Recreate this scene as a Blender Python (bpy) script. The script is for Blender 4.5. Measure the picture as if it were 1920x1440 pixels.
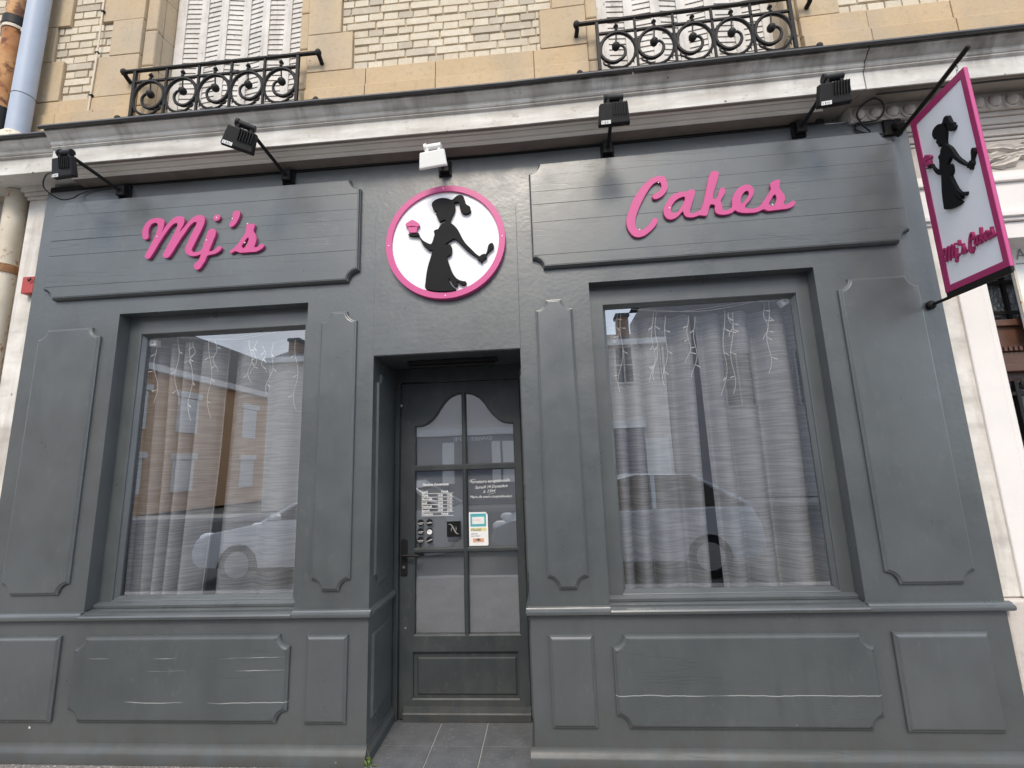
import bpy, bmesh, math, random
from mathutils import Vector, Matrix
from mathutils.geometry import tessellate_polygon
R = math.radians
random.seed(11)
for o in list(bpy.data.objects): bpy.data.objects.remove(o)
scene = bpy.context.scene
COL = scene.collection

# ------------------------------------------------------------------ camera
cam_d = bpy.data.cameras.new('camera'); cam = bpy.data.objects.new('camera', cam_d); COL.objects.link(cam)
cam_d.sensor_width = 36.0; cam_d.lens = 862.73/1920*36.0; cam_d.clip_end = 600; cam_d.clip_start = .02
p_, y_, r_ = R(10.0703), R(-4.1226), R(-1.9585)
fw = Vector((math.sin(y_)*math.cos(p_), math.cos(y_)*math.cos(p_), math.sin(p_)))
rt = Vector((math.cos(y_), -math.sin(y_), 0)); up = rt.cross(fw)
rr = rt*math.cos(r_)+up*math.sin(r_); uu = -rt*math.sin(r_)+up*math.cos(r_)
mt = Matrix((rr, uu, -fw)).transposed().to_4x4(); mt.translation = Vector((0, -2.75, 1.576))
cam.matrix_world = mt
scene.camera = cam
scene.render.resolution_x = 1024; scene.render.resolution_y = 768

# ------------------------------------------------------------------ sky, sun, exposure
SUN_EL, SUN_AZ = 45, -3            # the bright part of the cloud: over the street
w = bpy.data.worlds.new('World'); scene.world = w; w.use_nodes = True
nt = w.node_tree; nt.nodes.clear()
sky = nt.nodes.new('ShaderNodeTexSky'); sky.sky_type = 'NISHITA'; sky.sun_disc = False
sky.sun_elevation = R(SUN_EL); sky.sun_rotation = R(180-SUN_AZ); sky.air_density = 1.0; sky.dust_density = 6.0; sky.ozone_density = 1.0
tc = nt.nodes.new('ShaderNodeTexCoord')
cl = nt.nodes.new('ShaderNodeTexNoise'); cl.inputs['Scale'].default_value = 3.2; cl.inputs['Detail'].default_value = 7
crp = nt.nodes.new('ShaderNodeValToRGB'); crp.color_ramp.elements[0].position = .42; crp.color_ramp.elements[1].position = .60
crp.color_ramp.elements[0].color = (.45, .45, .45, 1); crp.color_ramp.elements[1].color = (.95, .95, .95, 1)
mx = nt.nodes.new('ShaderNodeMix'); mx.data_type = 'RGBA'
mx.inputs[7].default_value = (12.6, 14.3, 16.8, 1)   # pale cloud deck
bg = nt.nodes.new('ShaderNodeBackground'); bg.inputs['Strength'].default_value = .128
wo = nt.nodes.new('ShaderNodeOutputWorld')
nt.links.new(tc.outputs['Generated'], cl.inputs['Vector']); nt.links.new(cl.outputs['Fac'], crp.inputs['Fac'])
nt.links.new(crp.outputs['Color'], mx.inputs[0]); nt.links.new(sky.outputs[0], mx.inputs[6])
nt.links.new(mx.outputs[2], bg.inputs['Color']); nt.links.new(bg.outputs[0], wo.inputs[0])
sd = bpy.data.lights.new('sun', 'SUN'); so = bpy.data.objects.new('sun', sd); COL.objects.link(so)
sd.energy = 2.0; sd.angle = R(17); sd.color = (1, .90, .76)
sdir = Vector((-math.sin(R(SUN_AZ))*math.cos(R(SUN_EL)), math.cos(R(SUN_AZ))*math.cos(R(SUN_EL)), -math.sin(R(SUN_EL))))
so.rotation_euler = sdir.to_track_quat('-Z', 'Y').to_euler()
vs = scene.view_settings; vs.view_transform = 'Standard'; vs.look = 'None'; vs.gamma = 1; vs.use_curve_mapping = False; vs.exposure = 0.0
scene.render.engine = 'CYCLES'
try: scene.cycles.max_bounces = 8; scene.cycles.transparent_max_bounces = 12
except Exception: pass

# ------------------------------------------------------------------ materials
class NB:
    def __init__(s, name):
        s.m = bpy.data.materials.new(name); s.m.use_nodes = True; s.t = s.m.node_tree; s.t.nodes.clear()
        s.out = s.n('ShaderNodeOutputMaterial'); s.b = s.n('ShaderNodeBsdfPrincipled'); s.l(s.b.outputs[0], s.out.inputs[0])
        s.pos = s.n('ShaderNodeNewGeometry').outputs['Position']
    def n(s, t): return s.t.nodes.new(t)
    def l(s, a, b): s.t.links.new(a, b)
    def inp(s, i, v):
        if isinstance(v, bpy.types.NodeSocket): s.l(v, i)
        else: i.default_value = v
    def scale(s, v, sc):
        k = s.n('ShaderNodeVectorMath'); k.operation = 'MULTIPLY'; s.l(v, k.inputs[0]); k.inputs[1].default_value = sc; return k.outputs[0]
    def noise(s, sc=5., det=4., xyz=(1, 1, 1), rough=.55, vec=None):
        k = s.n('ShaderNodeTexNoise'); s.l(s.scale(vec or s.pos, xyz), k.inputs['Vector']); k.inputs['Scale'].default_value = sc
        k.inputs['Detail'].default_value = det; k.inputs['Roughness'].default_value = rough; return k.outputs['Fac']
    def voro(s, sc=5., xyz=(1, 1, 1), out='Distance'):
        k = s.n('ShaderNodeTexVoronoi'); s.l(s.scale(s.pos, xyz), k.inputs['Vector']); k.inputs['Scale'].default_value = sc; return k.outputs[out]
    def ramp(s, f, a, b, ca=0., cb=1.):
        k = s.n('ShaderNodeMapRange'); s.l(f, k.inputs[0]); k.inputs[1].default_value = a; k.inputs[2].default_value = b
        k.inputs[3].default_value = ca; k.inputs[4].default_value = cb; return k.outputs[0]
    def math(s, op, a, b=0.):
        k = s.n('ShaderNodeMath'); k.operation = op; s.inp(k.inputs[0], a); s.inp(k.inputs[1], b); return k.outputs[0]
    def mix(s, f, a, b, mode='MIX'):
        k = s.n('ShaderNodeMix'); k.data_type = 'RGBA'; k.blend_type = mode; s.inp(k.inputs[0], f)
        for i, v in ((6, a), (7, b)):
            if isinstance(v, tuple): v = v if len(v) == 4 else v+(1,)
            s.inp(k.inputs[i], v)
        return k.outputs[2]
    def sep(s):
        k = s.n('ShaderNodeSeparateXYZ'); s.l(s.pos, k.inputs[0]); return k.outputs
    def rnd(s): return s.n('ShaderNodeObjectInfo').outputs['Random']
    def fin(s, col, rough=.5, metal=0., bump=None, dist=.004, strength=.5, spec=.5):
        if isinstance(col, tuple) and len(col) == 3: col = col+(1,)
        s.inp(s.b.inputs['Base Color'], col); s.inp(s.b.inputs['Roughness'], rough); s.inp(s.b.inputs['Metallic'], metal)
        s.inp(s.b.inputs['Specular IOR Level'], spec)
        if bump is not None:
            k = s.n('ShaderNodeBump'); k.inputs['Strength'].default_value = strength; k.inputs['Distance'].default_value = dist
            s.l(bump, k.inputs['Height']); s.l(k.outputs[0], s.b.inputs['Normal'])
        return s.m

def plain(name, col, rough=.5, metal=0., var=.12, nsc=14., bsc=120., bd=.0006, spec=.5):
    b = NB(name); n = b.noise(nsc, 5); lo = tuple(c*(1-var) for c in col); hi = tuple(min(1, c*(1+var)) for c in col)
    return b.fin(b.mix(n, lo, hi), rough, metal, b.noise(bsc, 3), bd, .5, spec)

def paint(name, col=(.076, .0855, .0885), cracks=0., rough=.33, chips=True, plaster=.5, spec=1.0):
    b = NB(name); x, y, z = b.sep()
    n1 = b.noise(1.7, 5); n2 = b.noise(9, 5, (1, 1, .35))
    c = b.mix(b.ramp(n1, .3, .7), tuple(v*.80 for v in col), tuple(v*1.16 for v in col))
    drip = b.math('MULTIPLY', b.ramp(b.noise(1., 5, (16, 16, .7)), .56, .74), b.ramp(b.noise(1.3, 3), .45, .6)); c = b.mix(b.math('MULTIPLY', drip, .35), c, tuple(v*.55 for v in col))
    dust = b.math('MULTIPLY', b.ramp(b.noise(30, 6, (1, 1, .5)), .56, .72), b.ramp(b.noise(2.4, 4), .40, .62)); c = b.mix(b.math('MULTIPLY', dust, .30), c, (.15, .155, .15))
    c = b.mix(b.ramp(n2, .45, .75, 0, .35), c, tuple(v*1.25 for v in (.075, .084, .080)))
    h = b.math('ADD', b.math('MULTIPLY', b.noise(34, 4), plaster), b.math('MULTIPLY', b.noise(170, 3), .22))
    h = b.math('ADD', h, b.math('MULTIPLY', b.noise(7, 3), plaster*1.2))
    if cracks:
        f = b.noise(1., 4, (.5, 1, 9), .45); r = b.math('ABSOLUTE', b.math('SUBTRACT', f, .5))
        gate = b.ramp(b.noise(1., 3, (1.1, 1, 5)), .44, .60)
        crk = b.math('MULTIPLY', b.ramp(r, .0, .010, 1, 0), gate)
        f2 = b.noise(1., 6, (2.2, 1, 42), .5); r2 = b.math('ABSOLUTE', b.math('SUBTRACT', f2, .52))
        crk2 = b.math('MULTIPLY', b.ramp(r2, .0, .014, 1, 0), b.ramp(b.noise(2.3, 3), .52, .68))
        crk = b.math('MAXIMUM', b.math('MULTIPLY', crk, .55), b.math('MULTIPLY', crk2, .7))
        c = b.mix(b.math('MULTIPLY', crk, .62*cracks), c, (.03, .033, .036))
        h = b.math('SUBTRACT', h, b.math('MULTIPLY', crk, .5))
    if chips:
        # pale wear on the lowest boards, road splash and dust near the pavement
        zl = b.ramp(z, .9, .15, 0, 1)
        wear = b.math('MULTIPLY', b.ramp(b.noise(1., 6, (4, 4, 60)), .70, .76), b.math('MULTIPLY', zl, b.ramp(b.noise(2.1, 3), .48, .64)))
        c = b.mix(b.math('MULTIPLY', wear, .25), c, (.42, .44, .42))
        for z0, g0, xs_ in ((.357, .40, 1), (.550, .48, -1), (.318, .50, -1), (.483, .52, -1)):
            zz = b.math('ADD', b.math('SUBTRACT', z, z0), b.math('MULTIPLY', b.math('SUBTRACT', b.noise(1., 4, (5, 5, .1)), .5), .022))
            ln = b.math('MULTIPLY', b.ramp(b.math('ABSOLUTE', zz), .0005, .0026, 1, 0), b.ramp(b.noise(1., 4, (1.6, 1.6, .3+z0*4)), g0-.02, g0+.08)); ln = b.math('MULTIPLY', ln, b.ramp(x, -.2, -.1, *((0, 1) if xs_ > 0 else (1, 0)))); c = b.mix(b.math('MULTIPLY', ln, .7 if 0 < cracks < 1 else 0), c, (.55, .57, .55))
        spk = b.math('MULTIPLY', b.ramp(b.voro(8.), .04, .06, 1, 0), b.math('MULTIPLY', zl, b.ramp(b.noise(3.7, 2), .55, .62)))
        c = b.mix(spk, c, (.75, .75, .72))
        dirt = b.math('MULTIPLY', b.ramp(z, .28, .0, 0, .75), b.ramp(b.noise(11, 6), .35, .65))
        c = b.mix(dirt, c, (.072, .066, .056))
    rgh = b.ramp(b.noise(6, 4), .3, .7, rough-.06, rough+.10)
    return b.fin(c, rgh, 0., h, .0035, .42, spec)

M = {}
M['paint'] = paint('grey_paint', plaster=.75); M['paint_sign'] = paint('grey_paint_cracked', cracks=1.0, plaster=.25)
M['paint_low'] = paint('grey_paint_lower', cracks=.45, plaster=.2, spec=.45, rough=.42); M['paint_smooth'] = paint('grey_paint_smooth', plaster=.22)
M['paint_door'] = paint('door_paint', (.040, .047, .050), plaster=.06, rough=.45, spec=.35)
def weathered_white():
    b = NB('weathered_white_paint'); x, y, z = b.sep()
    c = b.mix(b.ramp(b.noise(5, 6), .35, .7), (.80, .77, .72), (.56, .52, .46))
    st = b.ramp(b.noise(1., 6, (9, 9, 1.2)), .48, .72, 0, .75); c = b.mix(st, c, (.28, .24, .20))
    grime = b.math('MULTIPLY', b.ramp(b.noise(2.6, 6, (1, 1, 3)), .5, .72), .55); c = b.mix(grime, c, (.33, .30, .27))
    sp = b.math('MULTIPLY', b.ramp(b.voro(9.), .05, .075, 1, 0), b.ramp(b.noise(6, 2), .50, .58)); c = b.mix(sp, c, (.09, .08, .07))
    return b.fin(c, .6, 0., b.noise(40, 5), .004, .45)
M['white'] = weathered_white()
def cornice_mat():
    b = NB('cornice_paint'); x, y, z = b.sep()
    c = b.mix(b.ramp(b.noise(4, 6), .35, .7), (.78, .765, .73), (.57, .545, .50))
    drip = b.math('MULTIPLY', b.ramp(b.noise(1., 6, (10, 4, .9)), .50, .70), b.ramp(z, 3.75, 3.93, .1, .85)); c = b.mix(drip, c, (.16, .14, .12))
    soot = b.math('MULTIPLY', b.ramp(z, 3.86, 3.90), b.ramp(b.noise(7, 5, (1, 1, .4)), .35, .6, .15, .75)); c = b.mix(soot, c, (.12, .105, .09))
    gr = b.ramp(b.noise(2., 6, (1, 1, 6)), .46, .68, 0, .65); c = b.mix(gr, c, (.36, .33, .29)); pl = b.ramp(b.noise(3.1, 7, (1, 1, 2.2), .62), .55, .66, 0, .5); c = b.mix(pl, c, (.47, .445, .40))
    sp = b.math('MULTIPLY', b.ramp(b.voro(7.5), .045, .07, 1, 0), b.ramp(b.noise(4, 2), .50, .57)); c = b.mix(sp, c, (.10, .085, .07))
    ch = b.ramp(b.noise(13, 7, (1, 1, 1.6), .7), .60, .66, 0, .55); c = b.mix(ch, c, (.30, .27, .235))
    return b.fin(c, .55, 0., b.noise(36, 5), .004, .4)
M['cornice'] = cornice_mat()
M['soffit'] = plain('dark_soffit_paint', (.30, .27, .235), .8, 0, .35, 5, 60, .003, .2); M['board_brown'] = plain('dark_brown_board', (.21, .18, .155), .85, 0, .35, 9, 60, .003, .2); M['moulding_paint'] = plain('cream_moulding_paint', (.84, .80, .72), .6, 0, .12, 6, 50, .002)  # soffit and the board under the bed moulding: darker brown than the cornice
def stone(name, a, c2, pits=True):
    b = NB(name); r = b.rnd()
    c = b.mix(b.ramp(b.noise(3, 6), .3, .7), a, c2); c = b.mix(b.math('MULTIPLY', r, .35), c, tuple(v*.80 for v in a))
    c = b.mix(b.ramp(b.noise(26, 5), .52, .72, 0, .45), c, tuple(v*.72 for v in a))
    g = b.ramp(b.noise(1.6, 6, (1.5, 1, .8)), .46, .70, 0, .55); c = b.mix(g, c, (.36, .32, .27))
    h = b.noise(55, 5)
    if pits:
        p = b.math('MULTIPLY', b.ramp(b.voro(8.), .045, .075, 1, 0), b.ramp(b.noise(3.5, 2), .52, .58)); c = b.mix(p, c, (.14, .10, .07)); h = b.math('SUBTRACT', h, p)
    return b.fin(c, .85, 0., h, .004, .5, .25)
M['stone'] = stone('limestone', (.53, .405, .26), (.58, .465, .325)); M['stone_base'] = stone('limestone_base', (.56, .41, .245), (.60, .46, .30))
M['mortar'] = plain('mortar', (.53, .44, .32), .95, 0, .25, 30, 150, .002)
def brickm():
    b = NB('cream_brick'); r = b.rnd()
    c = b.mix(r, (.60, .52, .395), (.70, .625, .50)); c = b.mix(b.ramp(b.math('FRACT', b.math('MULTIPLY', r, 7.3)), .70, .95, 0, .75), c, (.42, .365, .295)); c = b.mix(b.ramp(b.noise(1.8, 5), .5, .72, 0, .4), c, (.40, .34, .26))
    c = b.mix(b.ramp(b.noise(45, 5), .5, .75, 0, .45), c, (.45, .38, .29)); c = b.mix(b.ramp(b.noise(12, 4), .55, .75, 0, .4), c, (.78, .72, .60))
    return b.fin(c, .85, 0., b.noise(80, 5), .003, .5, .25)
M['brick'] = brickm()
M['iron'] = plain('black_iron', (.014, .012, .011), .55, .0, .4, 60, 200, .0008, .25)
M['black'] = plain('black_plastic', (.012, .012, .013), .55, 0, .3, 40, 200, .0005, .25)
M['black_sign'] = plain('black_acrylic', (.010, .010, .011), .6, 0, .2, 20, 90, .0003, .15)
M['pink'] = plain('pink_acrylic', (.57, .075, .25), .42, 0, .06, 9, 60, .0003)
M['pink_dark'] = plain('deep_pink_acrylic', (.37, .030, .125), .45, 0, .08, 12, 60, .0003)
M['sign_white'] = plain('white_acrylic', (.87, .87, .89), .35, 0, .03, 3, 30, .0004)
M['lamp_white'] = plain('white_lamp_enamel', (.86, .86, .82), .35, 0, .03)
M['shutter'] = plain('shutter_paint', (.63, .60, .56), .5, 0, .10, 20, 90, .0008)
def shutterm():
    b = NB('worn_shutter_paint'); c = b.mix(b.ramp(b.noise(9, 6), .35, .7), (.66, .63, .59), (.52, .49, .45)); c = b.mix(b.ramp(b.noise(1., 6, (14, 14, 1.5)), .52, .74, 0, .6), c, (.33, .29, .25)); c = b.mix(b.ramp(b.noise(30, 5), .64, .70, 0, .7), c, (.25, .20, .16))
    return b.fin(c, .55, 0., b.noise(70, 4), .002, .4)
M['shutter'] = shutterm()
M['zinc'] = plain('zinc', (.075, .072, .072), .42, .55, .35, 7, 60, .001)
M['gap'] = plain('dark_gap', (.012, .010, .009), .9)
M['steel'] = plain('galvanised_steel', (.45, .45, .44), .35, .9)
M['screw'] = plain('screw_head', (.86, .80, .82), .35, 0.)
M['label_paper'] = plain('label_paper', (.80, .80, .80), .6)
def rustm():
    b = NB('rusty_cast_iron'); n = b.noise(6, 7, (1, 1, .6)); c = b.mix(b.ramp(n, .35, .62), (.36, .15, .05), (.60, .36, .16))
    c = b.mix(b.ramp(b.noise(17, 6), .50, .62), c, (.16, .055, .02)); c = b.mix(b.ramp(b.noise(3, 4), .56, .7, 0, .7), c, (.12, .055, .035))
    return b.fin(c, .75, .1, b.noise(50, 5), .004, .6)
M['rust'] = rustm()
M['blue_pipe'] = plain('pale_blue_pipe', (.40, .46, .56), .5, 0, .12, 6, 60, .001)
def creamm():
    b = NB('cream_pipe_paint'); c = b.mix(b.ramp(b.noise(4, 6), .4, .7), (.70, .64, .52), (.52, .45, .34)); c = b.mix(b.ramp(b.noise(14, 6), .60, .68), c, (.34, .16, .07))
    return b.fin(c, .6, 0., b.noise(60, 4), .002, .5)
M['cream'] = creamm()
M['red'] = plain('red_plastic', (.42, .05, .045), .45)
M['cable_black'] = plain('cable_black', (.012, .012, .012), .5); M['cable_white'] = plain('cable_white', (.72, .62, .48), .6)
def curtainm(name, ca, cb):
    b = NB(name); x, y, z = b.sep()
    rows = b.noise(1., 0, (7, 1, 150)); cols = b.noise(1., 1, (160, 1, 20))
    c = b.mix(b.ramp(rows, .38, .62), ca, cb); c = b.mix(b.ramp(cols, .5, .7, 0, .14), c, tuple(v*.6 for v in ca))
    slub = b.ramp(b.noise(1., 1, (9, 1, 130)), .62, .72, 0, .25); c = b.mix(slub, c, tuple(v*.5 for v in ca))
    m = b.fin(c, .95, 0., rows, .002, .4, .1); return m
M['curtain'] = curtainm('grey_linen', (.235, .245, .262), (.33, .34, .36))
M['interior'] = plain('dark_interior', (.030, .018, .016), .9)
def glassm(name, k, tint=(1, 1, 1)):
    b = NB(name); b.t.nodes.remove(b.b)
    tr = b.n('ShaderNodeBsdfTransparent'); tr.inputs[0].default_value = tint+(1,); gl = b.n('ShaderNodeBsdfGlossy'); gl.inputs['Roughness'].default_value = .0
    gl.inputs[0].default_value = (.97, .98, 1, 1)
    lw = b.n('ShaderNodeLayerWeight'); lw.inputs['Blend'].default_value = .5; f = b.math('MINIMUM', b.math('ADD', b.math('MULTIPLY', b.math('POWER', lw.outputs['Facing'], 5.), .95), .043*k), 1.)
    mxs = b.n('ShaderNodeMixShader'); b.l(f, mxs.inputs[0]); b.l(tr.outputs[0], mxs.inputs[1]); b.l(gl.outputs[0], mxs.inputs[2]); b.l(mxs.outputs[0], b.out.inputs[0])
    bp = b.n('ShaderNodeBump'); bp.inputs['Strength'].default_value = .06; bp.inputs['Distance'].default_value = .01; b.l(b.noise(1.3, 2), bp.inputs['Height']); b.l(bp.outputs[0], gl.inputs['Normal'])
    return b.m
M['glass'] = glassm('window_glass', 7.2); M['door_glass'] = glassm('door_glass', 3.2, (.92, .93, .95))
M['film'] = plain('grey_window_film', (.20, .206, .206), .7, 0, .1)
M['bulb'] = plain('string_light_plastic', (.74, .73, .70), .4)
def pavement():
    b = NB('gravel_pavement'); v = b.voro(150., (1, 1, 1), 'Color'); k = b.n('ShaderNodeSeparateColor'); b.l(v, k.inputs[0])
    c = b.mix(k.outputs[0], (.145, .130, .12), (.285, .262, .25)); c = b.mix(b.ramp(k.outputs[1], .86, .97), c, (.62, .58, .54)); c = b.mix(b.ramp(b.noise(2, 5), .45, .7, 0, .5), c, (.10, .085, .075))
    return b.fin(c, .9, 0., b.voro(150.), .006, .7, .3)
M['pave'] = pavement()
def tilem():
    b = NB('slate_tile'); r = b.rnd(); c = b.mix(b.ramp(b.noise(9, 6), .3, .7), (.082, .085, .088), (.135, .137, .14)); c = b.mix(b.math('MULTIPLY', r, .3), c, (.13, .135, .15))
    c = b.mix(b.ramp(b.noise(70, 4), .6, .75, 0, .4), c, (.42, .41, .40)); return b.fin(c, .62, 0., b.noise(60, 5), .002, .4)
M['tile'] = tilem(); M['grout'] = plain('grout', (.36, .35, .33), .9)
def asphalt():
    b = NB('asphalt'); c = b.mix(b.noise(120, 4), (.035, .035, .036), (.085, .083, .08)); return b.fin(c, .9, 0., b.noise(150, 4), .004, .5)
M['asphalt'] = asphalt(); M['kerb'] = plain('kerb_granite', (.30, .29, .28), .8)
M['wood'] = plain('dark_varnished_wood', (.10, .045, .028), .45, 0, .35, 18, 60, .001)
M['leaf'] = plain('weed_leaf', (.11, .17, .035), .6, 0, .3)
M['dark_glass'] = plain('dark_glazing', (.02, .022, .024), .12)
def wiredglass():
    b = NB('hammered_glass'); v = b.voro(55.); c = b.mix(b.ramp(v, .0, .5), (.05, .055, .055), (.16, .17, .17)); return b.fin(c, .25, 0., v, .006, .8)
M['hammered'] = wiredglass()
M['pinkish'] = plain('pinkish_white_stone', (.80, .765, .735), .75, 0, .07, 5, 70, .0015, .3)
M['frieze'] = stone('pale_frieze_stone', (.56, .51, .46), (.64, .59, .54), False)
M['teal'] = plain('teal_print', (.08, .42, .46), .4); M['yellow'] = plain('pale_yellow_print', (.78, .70, .38), .5); M['navy'] = plain('navy_print', (.05, .07, .12), .5); M['print_white'] = plain('white_print', (.86, .86, .86), .5); M['orange_print'] = plain('orange_print', (.72, .40, .24), .5)
M['grey_print'] = plain('grey_print', (.30, .30, .30), .5)

# ------------------------------------------------------------------ geometry helpers
def sag(x, y, z):      # the old front has settled: its right-hand side stands slightly higher
    return .011*max(0, x+.2)*max(0, z-2) if y > -1.4 else 0.

class G:
    def __init__(s): s.v = []; s.f = []
    def add(s, vs, fs):
        o = len(s.v); s.v += [tuple(v) for v in vs]; s.f += [tuple(i+o for i in f) for f in fs]; return s
    def box(s, x0, x1, y0, y1, z0, z1):
        return s.add([(x0, y0, z0), (x1, y0, z0), (x1, y1, z0), (x0, y1, z0), (x0, y0, z1), (x1, y0, z1), (x1, y1, z1), (x0, y1, z1)],
                     [(0, 1, 5, 4), (1, 2, 6, 5), (2, 3, 7, 6), (3, 0, 4, 7), (4, 5, 6, 7), (3, 2, 1, 0)])
    def quad(s, a, b, c, d): return s.add([a, b, c, d], [(0, 1, 2, 3)])
    def sweep(s, prof, x0, x1, n=1):        # profile in (y, z) carried along x
        m = len(prof); vs = []; fs = []
        for i in range(n+1):
            x = x0+(x1-x0)*i/n; vs += [(x, p[0], p[1]) for p in prof]
        for i in range(n):
            for j in range(m): k = (j+1) % m; fs.append((i*m+j, i*m+k, (i+1)*m+k, (i+1)*m+j))
        fs += [tuple(range(m)), tuple(n*m+j for j in range(m))]
        return s.add(vs, fs)
    def sweepy(s, prof, y0, y1):            # profile in (x, z) carried along y
        m = len(prof); vs = [(p[0], y0, p[1]) for p in prof]+[(p[0], y1, p[1]) for p in prof]
        return s.add(vs, [(j, (j+1) % m, m+(j+1) % m, m+j) for j in range(m)]+[tuple(range(m)), tuple(m+j for j in range(m))])
    def tube(s, pts, r, n=8, taper=None):
        P = [Vector(p) for p in pts]; vs = []; fs = []; ref = None
        for i, p in enumerate(P):
            d = (P[min(i+1, len(P)-1)]-P[max(i-1, 0)]).normalized()
            if ref is None: ref = d.orthogonal().normalized()
            ref = (ref-d*ref.dot(d)); ref = ref.normalized() if ref.length > 1e-6 else d.orthogonal().normalized()
            q = d.cross(ref); rad = r if taper is None else r*taper[i]
            vs += [p+(ref*math.cos(6.28319*k/n)+q*math.sin(6.28319*k/n))*rad for k in range(n)]
        for i in range(len(P)-1):
            for k in range(n): fs.append((i*n+k, i*n+(k+1) % n, (i+1)*n+(k+1) % n, (i+1)*n+k))
        fs += [tuple(range(n)), tuple((len(P)-1)*n+k for k in range(n))]
        return s.add(vs, fs)
    def ball(s, c, r, n=10, sz=1.):
        vs = []; fs = []
        for i in range(1, n//2):
            a = math.pi*i/(n//2)
            for k in range(n): b = 6.28319*k/n; vs.append((c[0]+r*math.sin(a)*math.cos(b), c[1]+r*math.sin(a)*math.sin(b), c[2]+r*sz*math.cos(a)))
        for i in range(n//2-2):
            for k in range(n): fs.append((i*n+k, i*n+(k+1) % n, (i+1)*n+(k+1) % n, (i+1)*n+k))
        fs += [tuple(range(n)), tuple((n//2-2)*n+k for k in range(n))]
        return s.add(vs, fs)
    def disc(s, c, r, y0, y1, n=32, rin=0.):     # a disc or ring standing in the wall plane
        o = [(c[0]+r*math.cos(6.28319*k/n), c[1]+r*math.sin(6.28319*k/n)) for k in range(n)]
        h = [[(c[0]+rin*math.cos(6.28319*k/n), c[1]+rin*math.sin(6.28319*k/n)) for k in range(n)]] if rin else []
        return s.prism(o, h, y0, y1)
    def prism(s, outer, holes, d0, d1, mp=None, bevel=0.):
        mp = mp or (lambda u, v, d: (u, d, v))
        loops = [outer]+list(holes)
        def flat(loops_, d):
            pts = [p for lp in loops_ for p in lp]
            tris = tessellate_polygon([[Vector((u, v, 0)) for u, v in lp] for lp in loops_])
            s.add([mp(u, v, d) for u, v in pts], [tuple(t) for t in tris])
        if bevel:
            ins = [offset(outer, bevel)]+[offset(h, -bevel) for h in holes]
        else: ins = loops
        flat(ins, d0); flat(loops, d1)
        db = d0+(d1-d0)*min(1, abs(bevel/(d1-d0)))*.8 if bevel else d0
        for lp, li in zip(loops, ins):
            n = len(lp)
            if bevel: s.add([mp(u, v, d0) for u, v in li]+[mp(u, v, db) for u, v in lp], [(k, (k+1) % n, n+(k+1) % n, n+k) for k in range(n)])
            s.add([mp(u, v, db) for u, v in lp]+[mp(u, v, d1) for u, v in lp], [(k, (k+1) % n, n+(k+1) % n, n+k) for k in range(n)])
        return s

def area(p): return sum(p[i][0]*p[(i+1) % len(p)][1]-p[(i+1) % len(p)][0]*p[i][1] for i in range(len(p)))/2
def offset(p, d):        # d > 0 moves the outline inwards
    sg = 1 if area(p) > 0 else -1; out = []; n = len(p)
    for i in range(n):
        a, b, c = Vector(p[i-1]), Vector(p[i]), Vector(p[(i+1) % n]); e1 = (b-a).normalized(); e2 = (c-b).normalized()
        n1 = Vector((-e1.y, e1.x))*sg; n2 = Vector((-e2.y, e2.x))*sg; m = (n1+n2); k = m.length
        m = m/k if k > .2 else n1; q = max(.45, m.dot(n1)); t = b+m*(d/q); out.append((t.x, t.y))
    return out
def smooth(p, it=1):
    for _ in range(it):
        q = []
        for i in range(len(p)):
            a, b = p[i], p[(i+1) % len(p)]; q += [(a[0]*.75+b[0]*.25, a[1]*.75+b[1]*.25), (a[0]*.25+b[0]*.75, a[1]*.25+b[1]*.75)]
        p = q
    return p
def curve(p, n=3):      # smooth closed line through every traced point
    q = []; m = len(p)
    for i in range(m):
        a, b, c, d = (Vector(p[(i+k) % m]) for k in (-1, 0, 1, 2))
        for k in range(n):
            u = k/n; t = .5*((2*b)+(-a+c)*u+(2*a-5*b+4*c-d)*u*u+(-a+3*b-3*c+d)*u**3); q.append((t.x, t.y))
    return q
def notched(x0, x1, z0, z1, r, n=7):
    if r <= 0: return [(x0, z0), (x1, z0), (x1, z1), (x0, z1)]
    out = []
    for cx, cz, a0 in ((x0, z0, 90), (x1, z0, 180), (x1, z1, 270), (x0, z1, 0)):
        e = .006
        for k in range(n+1):
            a = R(a0-90*k/n); out.append((cx+r*math.cos(a), cz+r*math.sin(a)))
    return out

BASE = {}
def link(name, me, mat, parent, loc):
    o = bpy.data.objects.new(name, me); COL.objects.link(o)
    if mat and not me.materials: me.materials.append(mat)
    if parent: o.parent = parent
    o.location = loc; return o
def part(name, g, mat, parent=None, sm=False, bev=0., kind=None, nosag=False):
    base = BASE[parent.name] if parent else Vector((0, 0, 0))
    me = bpy.data.meshes.new(name)
    me.from_pydata([(v[0]-base.x, v[1]-base.y, v[2]+(0 if nosag else sag(*v))-base.z) for v in g.v], [], g.f)
    bm = bmesh.new(); bm.from_mesh(me); bmesh.ops.remove_doubles(bm, verts=bm.verts, dist=1e-5); bmesh.ops.recalc_face_normals(bm, faces=bm.faces); bm.to_mesh(me); bm.free()
    if sm:
        for p in me.polygons: p.use_smooth = True
        try: me.set_sharp_from_angle(angle=R(38))
        except Exception: pass
    o = link(name, me, M[mat] if isinstance(mat, str) else mat, parent, (0, 0, 0)); BASE[o.name] = base.copy()
    if bev:
        md = o.modifiers.new('bevel', 'BEVEL'); md.width = bev; md.segments = 2; md.limit_method = 'ANGLE'; md.angle_limit = R(40)
    if kind: o['kind'] = kind
    return o
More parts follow.
